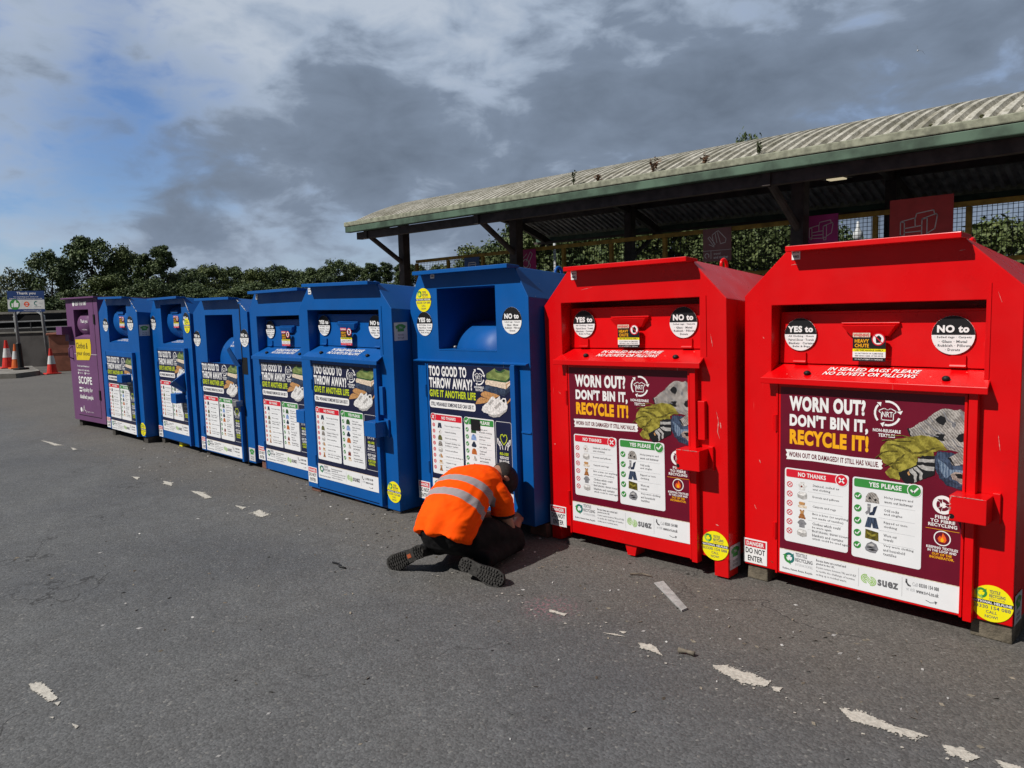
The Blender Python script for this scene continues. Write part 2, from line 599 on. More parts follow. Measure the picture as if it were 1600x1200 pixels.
# outlines of printed pictures (metres on the poster) and of the worn paint patches
RED_PILE={'sweater':[(0.643,0.858),(0.665,0.867),(0.697,0.894),(0.728,0.911),(0.752,0.94),(0.783,0.96),(0.807,0.972),(0.843,0.964),(0.87,0.97),(0.891,0.955),(0.902,0.945),(0.906,0.714),(0.866,0.77),(0.818,0.778),(0.792,0.81),(0.761,0.827),(0.717,0.833),(0.66,0.823)],'cuff':[(0.643,0.858),(0.649,0.865),(0.663,0.826),(0.655,0.826)],'collar':[(0.864,0.952),(0.873,0.965),(0.886,0.937),(0.902,0.929),(0.902,0.914),(0.877,0.927)],'hole1':[(0.766,0.914),(0.777,0.931),(0.791,0.934),(0.808,0.929),(0.81,0.911),(0.8,0.891),(0.781,0.895),(0.772,0.903)],'hole2':[(0.837,0.906),(0.85,0.912),(0.855,0.901),(0.845,0.883),(0.835,0.889)],'hole3':[(0.758,0.83),(0.773,0.846),(0.807,0.849),(0.801,0.831),(0.809,0.817),(0.789,0.816)],'hole4':[(0.852,0.833),(0.867,0.852),(0.89,0.862),(0.902,0.855),(0.901,0.825),(0.876,0.819),(0.865,0.819)],'olive':[(0.516,0.708),(0.528,0.76),(0.555,0.792),(0.615,0.809),(0.66,0.823),(0.717,0.835),(0.767,0.828),(0.792,0.81),(0.821,0.772),(0.787,0.771),(0.763,0.758),(0.766,0.738),(0.694,0.729),(0.692,0.686),(0.654,0.66),(0.621,0.641),(0.615,0.605),(0.572,0.606),(0.544,0.631),(0.571,0.664),(0.537,0.681)],'fold1':[(0.549,0.769),(0.582,0.782),(0.635,0.77),(0.674,0.748),(0.719,0.759),(0.762,0.78),(0.793,0.788),(0.756,0.768),(0.713,0.744),(0.668,0.737),(0.629,0.76),(0.582,0.77)],'fold2':[(0.571,0.664),(0.597,0.703),(0.623,0.728),(0.649,0.745),(0.617,0.709),(0.594,0.685),(0.598,0.663),(0.621,0.645),(0.584,0.654)],'foldl':[(0.562,0.785),(0.615,0.799),(0.66,0.806),(0.711,0.821),(0.755,0.813),(0.78,0.798),(0.737,0.8),(0.693,0.782),(0.668,0.768),(0.628,0.784),(0.589,0.787)],'jeans':[(0.766,0.738),(0.781,0.764),(0.824,0.765),(0.854,0.762),(0.825,0.738),(0.85,0.703),(0.906,0.714),(0.906,0.595),(0.87,0.597),(0.822,0.607),(0.79,0.637),(0.767,0.689)],'jeansl':[(0.782,0.726),(0.807,0.715),(0.832,0.684),(0.898,0.686),(0.898,0.672),(0.845,0.665),(0.815,0.64),(0.789,0.678)],'rip':[(0.836,0.66),(0.856,0.677),(0.898,0.676),(0.904,0.619),(0.876,0.621),(0.863,0.633),(0.845,0.638)],'ripd':[(0.854,0.663),(0.88,0.671),(0.901,0.663),(0.898,0.645),(0.869,0.648)],'sleeve':[(0.822,0.738),(0.842,0.754),(0.878,0.772),(0.906,0.785),(0.906,0.717),(0.85,0.701)],'slevd':[(0.823,0.736),(0.834,0.742),(0.854,0.707),(0.848,0.703)],'sock':[(0.608,0.64),(0.637,0.657),(0.689,0.686),(0.694,0.722),(0.713,0.735),(0.766,0.738),(0.771,0.69),(0.768,0.648),(0.728,0.628),(0.684,0.6),(0.639,0.59),(0.619,0.612)],'st1':[(0.697,0.72),(0.767,0.723),(0.767,0.708),(0.695,0.702)],'st2':[(0.692,0.685),(0.717,0.69),(0.768,0.688),(0.767,0.668),(0.734,0.665),(0.702,0.675)],'st3':[(0.654,0.659),(0.67,0.668),(0.693,0.641),(0.69,0.607),(0.681,0.601),(0.677,0.633)],'st4':[(0.676,0.672),(0.69,0.679),(0.718,0.651),(0.716,0.623),(0.704,0.616),(0.702,0.645)],'toe':[(0.646,0.645),(0.657,0.651),(0.663,0.636),(0.654,0.632)]}
BLUE_PILE={'green':[(0.647,0.966),(0.709,0.995),(0.732,1.006),(0.746,0.991),(0.782,0.984),(0.82,1.001),(0.884,0.993),(0.886,0.95),(0.837,0.909),(0.652,0.921),(0.64,0.944)],'greend':[(0.645,0.933),(0.838,0.922),(0.883,0.957),(0.886,0.947),(0.837,0.907),(0.652,0.92)],'neck':[(0.732,1.006),(0.746,0.991),(0.782,0.984),(0.82,1.001),(0.834,0.994),(0.789,0.974),(0.738,0.98)],'cream':[(0.645,0.922),(0.837,0.909),(0.889,0.929),(0.887,0.901),(0.839,0.865),(0.635,0.888),(0.63,0.907)],'creamd':[(0.84,0.899),(0.885,0.921),(0.884,0.915),(0.844,0.891),(0.843,0.87),(0.835,0.867)],'denim':[(0.635,0.883),(0.835,0.864),(0.887,0.888),(0.885,0.857),(0.822,0.814),(0.625,0.84),(0.617,0.863)],'denimd':[(0.828,0.854),(0.883,0.877),(0.884,0.856),(0.822,0.814)],'tan':[(0.594,0.827),(0.625,0.84),(0.738,0.825),(0.774,0.814),(0.675,0.779),(0.588,0.803),(0.581,0.814)],'tan2':[(0.523,0.741),(0.544,0.776),(0.584,0.797),(0.675,0.779),(0.636,0.757),(0.55,0.743)],'tan3':[(0.842,0.776),(0.88,0.806),(0.879,0.789),(0.845,0.761)],'shoe1':[(0.585,0.7),(0.596,0.728),(0.652,0.764),(0.684,0.798),(0.707,0.807),(0.736,0.79),(0.774,0.814),(0.78,0.783),(0.672,0.706),(0.651,0.681),(0.609,0.685)],'shoe2':[(0.652,0.683),(0.664,0.706),(0.719,0.742),(0.773,0.782),(0.803,0.8),(0.832,0.802),(0.848,0.745),(0.836,0.713),(0.767,0.668),(0.707,0.658),(0.658,0.668)],'sole':[(0.651,0.679),(0.712,0.676),(0.768,0.686),(0.838,0.728),(0.836,0.712),(0.767,0.667),(0.707,0.657),(0.658,0.666)],'lace1':[(0.655,0.753),(0.698,0.785),(0.717,0.776),(0.67,0.741)],'lace2':[(0.714,0.728),(0.769,0.769),(0.79,0.76),(0.736,0.716)],'mouth':[(0.797,0.784),(0.807,0.795),(0.825,0.792),(0.82,0.77),(0.805,0.771)]}
MARKS=[[(-1.632,2.823),(-1.584,2.865),(-1.509,2.868),(-1.375,2.861),(-1.372,2.799),(-1.451,2.758),(-1.555,2.775)],[(-1.079,2.835),(-1.017,2.878),(-0.889,2.843),(-0.778,2.858),(-0.799,2.796),(-0.917,2.79),(-1.014,2.772)],[(-0.724,2.826),(-0.671,2.858),(-0.606,2.831),(-0.631,2.774),(-0.691,2.779)],[(-0.563,2.854),(-0.483,2.869),(-0.472,2.809),(-0.526,2.807)],[(-2.003,2.792),(-1.939,2.821),(-1.837,2.756),(-1.877,2.755),(-1.957,2.753)],[(-6.072,2.703),(-5.931,2.738),(-5.882,2.676)],[(-5.724,2.655),(-5.765,2.769),(-5.535,2.758),(-5.523,2.675)],[(-6.938,2.675),(-6.782,2.735),(-6.497,2.695),(-6.508,2.631)],[(-7.574,2.668),(-7.424,2.715),(-7.274,2.634),(-7.432,2.61)],[(-11.655,2.553),(-11.332,2.605),(-11.076,2.617),(-10.884,2.643),(-10.942,2.547)],[(-3.787,0.695),(-3.776,0.742),(-3.542,0.752),(-3.541,0.711),(-3.704,0.694)],[(-3.514,0.722),(-3.511,0.752),(-3.474,0.73)],[(-2.201,2.768),(-2.146,2.797),(-2.082,2.805),(-2.133,2.78)],[(-2.583,2.808),(-2.471,2.828),(-2.468,2.799),(-2.556,2.788)],[(-1.347,2.815),(-1.315,2.836),(-1.309,2.8),(-1.331,2.788)],[(-10.642,2.653),(-10.394,2.674),(-10.348,2.605)],[(-8.072,2.535),(-7.954,2.588),(-7.86,2.519)],[(-3.401,0.678),(-3.392,0.699),(-3.376,0.688)],[(-3.272,0.73),(-3.229,0.75),(-3.219,0.729)],[(-2.149,2.833),(-2.112,2.855),(-2.109,2.82)]]
# ------------------------------------------------------------------ printed artwork (local: x right, z up, faces -Y)
def ragged(pts, amp, step, seed):
    r = random.Random(seed)
    out = []
    n = len(pts)
    for i in range(n):
        a, b2_ = pts[i], pts[(i + 1) % n]
        l = math.dist(a, b2_)
        k = max(1, int(l / step))
        for j in range(k):
            f = j / k
            out.append((a[0] + (b2_[0] - a[0]) * f + r.uniform(-amp, amp), a[1] + (b2_[1] - a[1]) * f + r.uniform(-amp, amp)))
    return out


def arrows_logo(b, cx_, cz_, r, y, m, w=0.010, word=None, mw=None):
    for k, a in enumerate((100, 340, 220)):
        b.ring(cx_, cz_, r - w, r, y, m, a - 82, a, 24)
        # heads turn clockwise
        t = R(a - 86)
        px, pz = cx_ + (r - w / 2) * math.cos(t), cz_ + (r - w / 2) * math.sin(t)
        dx, dz = math.sin(t), -math.cos(t)
        nx, nz = math.cos(t), math.sin(t)
        q = w * 1.7
        b.poly([(px + dx * q, pz + dz * q), (px + nx * q * .8, pz + nz * q * .8), (px - nx * q * .8, pz - nz * q * .8)], y, m)
    s = r * 0.62
    tee = [(-.40, .62), (-.15, .50), (0, .42), (.15, .50), (.40, .62), (.95, .22), (.68, -.08), (.50, .05), (.50, -.75), (-.70, -.85), (-.70, .05), (-.78, -.02), (-1.05, .28)]
    tee[4:9] = [(.40, .62), (1.05, .28), (.78, -.02), (.70, .05), (.70, -.85)]
    b.stroke([(cx_ + p[0] * s, cz_ + p[1] * s) for p in tee], w * 0.38, y, m, True)
    if word:
        ww = 0.025 if len(word) > 2 else 0.017
        b.text(word, cx_ - ww, cx_ + ww, cz_ - .019, cz_ + .008, y - E, m, 0.012)


def rec_logo(b, cx_, cz_, r, y, m1='logo_teal', m2='poster_green'):
    b.ring(cx_, cz_, r * .55, r, y, m1, 50, 150, 20)
    b.ring(cx_, cz_, r * .55, r, y, m2, 165, 265, 20)
    b.ring(cx_, cz_, r * .55, r, y, m1, 285, 380, 20)
    for a, m in ((50, m1), (165, m2), (285, m2)):
        t = R(a)
        px, pz = cx_ + r * .78 * math.cos(t), cz_ + r * .78 * math.sin(t)
        dx, dz = math.sin(t), -math.cos(t)
        b.poly([(px + dx * r * .5, pz + dz * r * .5), (px + math.cos(t) * r * .5, pz + math.sin(t) * r * .5), (px - math.cos(t) * r * .5, pz - math.sin(t) * r * .5)], y - E * .5, m)


def footer(b, wd, y, h=0.128, z0=0.0):
    b.rect(0, wd, z0, z0 + h, y, 'poster_card')
    b.rect(0, wd, z0 + h, z0 + h + .004, y, 'print_cream')
    y2 = y - E
    rec_logo(b, .055, z0 + h * .68, .030, y2)
    b.text('TEXTILE', .090, .155, z0 + h * .80, z0 + h * .96, y2, 'print_grey', .012)
    b.text('RECYCLING', .090, .185, z0 + h * .58, z0 + h * .74, y2, 'print_grey', .02)
    b.text('INTERNATIONAL', .090, .187, z0 + h * .40, z0 + h * .52, y2, 'print_line', 0)
    b.text('Reduce, Renew, Reuse, Recycle', .018, .185, z0 + h * .12, z0 + h * .24, y2, 'print_grey', .02, 1)
    for i, s in enumerate(('Re-use items are sorted and', 'graded in the UK.', 'A joint venture between TRI and SUEZ', 'to tackle the challenge of textiles', 'ending up in residual waste.')):
        zz_ = z0 + h * (.84 - .155 * i)
        b.text(s, .205, .205 + .0058 * len(s), zz_ - h * .06, zz_ + h * .05, y2, 'print_grey', .02 if i < 2 else 0, 1)
    b.rect(.425, .427, z0 + h * .15, z0 + h * .92, y2, 'print_line')
    zc_ = z0 + h * .50
    for k in range(3):
        q = .007 + .0075 * k
        b.ring(.462, zc_ + .004, q - .0022, q + .0022, y2, 'logo_lime', 75, 285, 20)
        b.ring(.490, zc_ - .004, q - .0022, q + .0022, y2, 'logo_lime', -105, 105, 20)
    b.stroke([(.464, zc_ + .012), (.488, zc_ - .013)], .004, y2, 'logo_lime')
    b.stroke([(.466, zc_ + .020), (.492, zc_ - .006)], .004, y2, 'logo_lime')
    b.stroke([(.462, zc_ + .003), (.484, zc_ - .020)], .004, y2, 'logo_lime')
    b.text('suez', .520, .618, z0 + h * .36, z0 + h * .62, y2, 'print_grey', .035)
    b.rect(.634, .636, z0 + h * .15, z0 + h * .92, y2, 'print_line')
    b.stroke([(.655, z0 + h * .86), (.655, z0 + h * .76), (.664, z0 + h * .66), (.672, z0 + h * .64)], .008, y2, 'print_grey')
    b.text('Call', .682, .706, z0 + h * .66, z0 + h * .82, y2, 'print_line', .02, 2)
    b.text('03330 154 088', .712, .800, z0 + h * .67, z0 + h * .82, y2, 'print_grey', .03, 2)
    b.text('or visit', .655, .694, z0 + h * .44, z0 + h * .58, y2, 'print_line', .02, 2)
    b.text('www.t-r-i.co.uk', .700, .800, z0 + h * .42, z0 + h * .58, y2, 'print_grey', .03, 2)
    b.stroke([(.745, z0 + h * .22), (.765, z0 + h * .16), (.785, z0 + h * .20)], .003, y2, 'print_grey')
    b.poly([(.795, z0 + h * .24), (.782, z0 + h * .26), (.787, z0 + h * .13)], y2, 'print_grey')


def icon(b, kind, cx_, cz_, s, y):
    """small product pictures in the lists"""
    def P(pts, m, k=0):
        b.poly([(cx_ + p[0] * s, cz_ + p[1] * s) for p in pts], y - k * E * .5, m)
    tee = [(-.35, .8), (.35, .8), (.95, .1), (.65, -.2), (.55, 0), (.55, -.8), (-.55, -.8), (-.55, 0), (-.65, -.2), (-.95, .1)]
    dome = [(-1, -.75), (-.9, .1), (-.55, .7), (0, .85), (.55, .7), (.9, .1), (1, -.75)]
    stack = [(-1, .2), (-.5, .75), (.8, .65), (1, .1), (.95, -.55), (.1, -.8), (-.9, -.5)]
    if kind in ('tee_grey', 'tee_white', 'tee_blue', 'tee_camo'):
        P(tee if kind != 'tee_blue' else dome, {'tee_grey': 'print_greycloth', 'tee_white': 'print_shoewhite', 'tee_blue': 'print_skyshirt', 'tee_camo': 'print_camo'}[kind])
        if kind == 'tee_white':
            b.disc(cx_ - .15 * s, cz_ - .1 * s, .2 * s, y - E * .5, 'print_bagred')
            b.disc(cx_ + .3 * s, cz_ + .3 * s, .12 * s, y - E * .5, 'print_greycloth')
        if kind == 'tee_blue':
            P([(-.25, .8), (0, .35), (.25, .8)], 'print_navycloth', 1)
    elif kind in ('pillow', 'sheets'):
        P(stack, 'print_shoegrey')
        P([(-.9, .15), (-.45, .7), (.75, .6), (.9, .15), (0, -.05)], 'print_shoewhite', 1)
    elif kind in ('rug', 'linen'):
        P([(-.9, -.3), (-.7, -.6), (.9, -.6), (.95, -.1), (-.6, 0)], 'print_cream')
        P([(-.7, .3), (-.5, 0), (.5, 0), (.6, .5), (-.5, .6)], 'print_tan', 1)
    elif kind == 'teddy':
        b.disc(cx_, cz_ - .35 * s, .55 * s, y, 'print_teddy', n=14)
        b.disc(cx_, cz_ + .4 * s, .38 * s, y - E * .5, 'print_tan', n=12)
        for q in (-1, 1):
            b.disc(cx_ + .32 * q * s, cz_ + .75 * s, .17 * s, y - E * .25, 'print_teddy', n=8)
            b.disc(cx_ + .5 * q * s, cz_ - .7 * s, .24 * s, y - E * .25, 'print_teddy', n=8)
    elif kind in ('jumper', 'greencoat', 'orangecoat', 'camo'):
        m = {'jumper': 'print_knit', 'greencoat': 'print_forest', 'orangecoat': 'print_orangecoat', 'camo': 'print_camo'}[kind]
        P(dome, m)
        if kind == 'jumper':
            b.disc(cx_ - .35 * s, cz_ - .1 * s, .2 * s, y - E * .5, 'sticker_black', n=8)
            b.disc(cx_ + .45 * s, cz_ - .25 * s, .18 * s, y - E * .5, 'sticker_black', n=8)
        if kind == 'orangecoat':
            P([(-.08, .85), (.08, .85), (.05, .1), (-.05, .1)], 'sticker_black', 1)
    elif kind == 'socks':
        P([(-.7, .9), (-.2, .9), (-.25, 0), (-.3, -.4), (-.8, -.8), (-1, -.5), (-.65, -.1)], 'print_greycloth')
        P([(.2, .5), (.75, .8), (.5, -.1), (.3, -.7), (-.4, -.8), (-.4, -.45), (.05, -.2)], 'print_navycloth', 1)
        P([(-.68, .6), (-.22, .6), (-.23, .4), (-.66, .4)], 'print_shoegrey', 1)
    elif kind in ('shorts', 'shortsdark'):
        P([(-.6, .8), (.6, .8), (1, -.8), (.15, -.8), (0, 0), (-.15, -.8), (-1, -.8)], 'print_denim' if kind == 'shorts' else 'print_navycloth')
    elif kind == 'skirt':
        P([(-.2, .8), (.3, .8), (1, -.3), (.6, -.7), (-.7, -.7), (-1, -.3)], 'print_navycloth')
    elif kind == 'towel':
        P([(-.9, .8), (.95, .55), (1, -.8), (-.95, -.6)], 'print_olivedark')
        P([(-.7, .5), (0, .1), (.8, .4), (.5, -.1), (0, -.25), (-.6, .1)], 'print_olive', 1)
    elif kind in ('heap', 'rags'):
        P([(-.95, -.2), (-.6, .5), (0, .9), (.7, .6), (1, -.1), (.6, -.8), (-.2, -.8), (-.8, -.6)], 'print_greycloth')
        P([(-.6, .3), (0, .6), (.5, .3), (0, .2)], 'print_shoegrey', 1)
        P([(-.5, -.4), (.2, -.2), (.8, -.3), (.1, -.5)], 'sticker_black', 1)
        P([(-.8, -.1), (-.2, .1), (.4, -.05), (-.2, -.12)], 'sticker_black', 1)
    elif kind in ('shoes', 'boots'):
        m = 'print_shoewhite' if kind == 'shoes' else 'print_shoegrey'
        P([(-.9, .1), (-.5, .5), (.1, -.1), (.2, -.6), (-.8, -.4)], m)
        P([(-.2, .6), (.2, .8), (.9, -.1), (.9, -.5), (.1, -.5)], 'print_shoegrey' if kind == 'shoes' else 'print_tan', 1)
    elif kind == 'bag':
        P([(-.6, .2), (.6, .2), (.75, -.9), (-.75, -.9)], 'print_bagred')
        b.ring(cx_, cz_ + .2 * s, .3 * s, .4 * s, y, 'print_bagred', 0, 180, 16)


def row_list(b, rows, x0, x1, ztop, zbot, y, tick, red_poster):
    n = len(rows)
    st = (ztop - zbot) / n
    for i, (ic, lines) in enumerate(rows):
        zc = ztop - st * (i + .5)
        rr = min(.019, st * .32)
        bx = x0 + .028
        if tick:
            b.disc(bx, zc, rr, y, 'poster_green', n=14)
            b.stroke([(bx - rr * .5, zc), (bx - rr * .1, zc - rr * .45), (bx + rr * .55, zc + rr * .45)], rr * .28, y - E, 'sticker_white')
        else:
            b.ring(bx, zc, rr * .74 if red_poster else rr * .6, rr, y, 'sticker_red', n=16)
            b.stroke([(bx - rr * .5, zc - rr * .5), (bx + rr * .5, zc + rr * .5)], rr * .2, y, 'sticker_red')
            b.stroke([(bx - rr * .5, zc + rr * .5), (bx + rr * .5, zc - rr * .5)], rr * .2, y, 'sticker_red')
        icon(b, ic, x0 + .098, zc, st * .53, y)
        for j, s in enumerate(lines):
            zl = zc + (len(lines) - 1) * .0105 - j * .021
            b.text(s, x0 + .155, x0 + .155 + .0078 * len(s), zl - .0075, zl + .0075, y, 'print_grey', .012, 1)
        if i < n - 1:
            b.rect(x0 + .13, x1 - .03, zc - st / 2, zc - st / 2 + .0012, y, 'print_line')


def poster_red():
    b = MB()
    wd, ht = .896, 1.03
    b.rect(0, wd, 0, ht, 0, 'poster_maroon')
    footer(b, wd, -E)
    y = -E
    b.text('WORN OUT?', .050, .447, .905, .985, y, 'sticker_white', .055, 4)
    b.text("DON'T BIN IT,", .052, .461, .810, .888, y, 'sticker_white', .055, 4)
    b.text('RECYCLE IT!', .053, .464, .722, .804, y, 'poster_amber', .055, 4)
    arrows_logo(b, .551, .927, .064, y, 'sticker_white', .010, 'NRT')
    b.text('NON-REUSABLE', .484, .614, .832, .848, y, 'sticker_white', .03)
    b.text('TEXTILES', .510, .588, .808, .825, y, 'sticker_white', .03)
    rag = [(.030, .690), (.20, .697), (.38, .690), (.53, .692), (.528, .682), (.534, .672), (.527, .662), (.534, .652), (.526, .643), (.36, .638), (.18, .642), (.034, .636), (.040, .648), (.032, .660), (.040, .672), (.033, .682)]
    b.poly(rag, y, 'sticker_white')
    b.text('WORN OUT OR DAMAGED? IT STILL HAS VALUE.', .048, .515, .652, .680, y - E, 'poster_maroon', .025, 2)
    P = RED_PILE
    seq = [('sweater', 'print_knit'), ('cuff', 'sticker_black'), ('collar', 'print_greycloth'), ('hole1', 'sticker_black'), ('hole2', 'print_greycloth'),
           ('hole3', 'sticker_black'), ('hole4', 'sticker_black'), ('olive', 'print_olive'), ('foldl', 'print_olive'), ('fold1', 'print_olivedark'), ('fold2', 'print_olivedark'),
           ('jeans', 'print_denim'), ('jeansl', 'print_denimlight'), ('rip', 'print_ripped'), ('ripd', 'sticker_black'), ('sleeve', 'print_knit'), ('slevd', 'sticker_black'),
           ('sock', 'sticker_black'), ('st1', 'print_shoegrey'), ('st2', 'print_shoegrey'), ('st3', 'print_shoegrey'), ('st4', 'print_shoegrey'), ('toe', 'print_tan')]
    for i, (k, m) in enumerate(seq):
        b.poly(ragged([(min(p[0], wd - .006), p[1]) for p in P[k]], .0022, .010, i), y - .00012 * i, m)
    for ln in ([(.72, .905), (.76, .87), (.80, .85)], [(.80, .955), (.815, .92), (.85, .90)], [(.70, .87), (.73, .845), (.78, .835)], [(.84, .83), (.86, .80), (.90, .79)], [(.74, .925), (.755, .905)], [(.82, .80), (.85, .785)]):
        b.stroke(ln, .0045, y - .0029, 'print_greycloth')
    for ln in ([(.50, .70), (.53, .73), (.56, .742), (.60, .745)], [(.545, .665), (.58, .685), (.62, .69)], [(.53, .79), (.56, .80), (.60, .795), (.66, .80)]):
        b.stroke(ln, .004, y - .0029, 'print_olivedark')
    for ln in ([(.55, .815), (.62, .825), (.68, .815)], [(.55, .72), (.60, .73)]):
        b.stroke(ln, .003, y - .0029, 'poster_lime' if 0 else 'print_olive')
    for x0, x1, z1, col, tk, z0 in ((.027, .370, .590, 'sticker_red', False, .180), (.389, .718, .590, 'poster_green', True, .172)):
        b.rect(x0, x1, z0, z1, y, 'poster_card', .014)
        b.rect(x0 + .008, x1 - .008, z1 - .050, z1 - .007, y - E, col, .008)
        b.disc(x1 - .036, z1 - .030, .033, y - 2 * E, 'sticker_white')
        b.disc(x1 - .036, z1 - .030, .029, y - 3 * E, col)
        if tk:
            b.stroke([(x1 - .050, z1 - .030), (x1 - .040, z1 - .041), (x1 - .021, z1 - .018)], .008, y - 4 * E, 'sticker_white')
            b.text('YES PLEASE', x0 + .080, x0 + .235, z1 - .041, z1 - .017, y - 2 * E, 'sticker_white', .03)
        else:
            b.stroke([(x1 - .047, z1 - .041), (x1 - .025, z1 - .019)], .007, y - 4 * E, 'sticker_white')
            b.stroke([(x1 - .047, z1 - .019), (x1 - .025, z1 - .041)], .007, y - 4 * E, 'sticker_white')
            b.text('NO THANKS', x0 + .075, x0 + .225, z1 - .041, z1 - .018, y - 2 * E, 'sticker_white', .03)
    row_list(b, [('tee_white', ('Stained, soiled or', 'wet clothing')), ('pillow', ('Duvets and pillows',)), ('rug', ('Carpets and rugs',)), ('teddy', ('Bric a brac (or anything', 'not made of textiles)')),
                 ('tee_grey', ('Clothes which could', 'be worn again')), ('sheets', ('Bed sheets, duvet covers,', 'blankets and curtains', 'which could be used again'))], .027, .370, .525, .215, y - E, False, True)
    row_list(b, [('jumper', ('Holey jumpers and', 'worn out knitwear')), ('socks', ('Odd socks', 'and singles')), ('shorts', ('Ripped or torn', 'clothing')), ('towel', ('Worn out', 'towels')),
                 ('heap', ('Very worn clothing', 'and household', 'textiles'))], .389, .718, .525, .205, y - E, True, True)
    cx_ = .808
    b.disc(cx_, .510, .045, y, 'sticker_white')
    for a in (95, 215, 335):
        b.ring(cx_, .510, .014, .029, y - E, 'poster_maroon', a - 75, a, 20)
        t = R(a - 80)
        b.poly([(cx_ + .0215 * math.cos(t) + .016 * math.sin(t), .510 + .0215 * math.sin(t) - .016 * math.cos(t)), (cx_ + .036 * math.cos(t), .510 + .036 * math.sin(t)), (cx_ + .007 * math.cos(t), .510 + .007 * math.sin(t))], y - E, 'poster_maroon')
    for s, z0, w in (('FIBRE', .442, .033), ('TO FIBRE', .422, .053), ('RECYCLING', .402, .062)):
        b.text(s, cx_ - w, cx_ + w, z0, z0 + .016, y, 'sticker_white', .03)
    b.rect(.735, .88, .388, .390, y, 'poster_amber')
    b.ring(cx_, .348, .032, .037, y, 'sticker_white')
    b.poly([(cx_ - .014, .330), (cx_ - .02, .345), (cx_ - .010, .360), (cx_ - .004, .352), (cx_ + .002, .375), (cx_ + .014, .358), (cx_ + .019, .342), (cx_ + .012, .328)], y, 'poster_flame')
    b.poly([(cx_ - .005, .330), (cx_ - .007, .342), (cx_ + .001, .354), (cx_ + .008, .340), (cx_ + .005, .330)], y - E, 'poster_amber')
    for s, z0, w, m in (('KEEPING TEXTILES', .293, .068, 'sticker_white'), ('IN THE LOOP AND', .277, .062, 'sticker_white'), ('OUT OF THE', .261, .043, 'poster_amber'), ('INCINERATOR.', .245, .053, 'poster_amber')):
        b.text(s, cx_ - w, cx_ + w, z0, z0 + .0125, y, m, .03, 2)
    return b


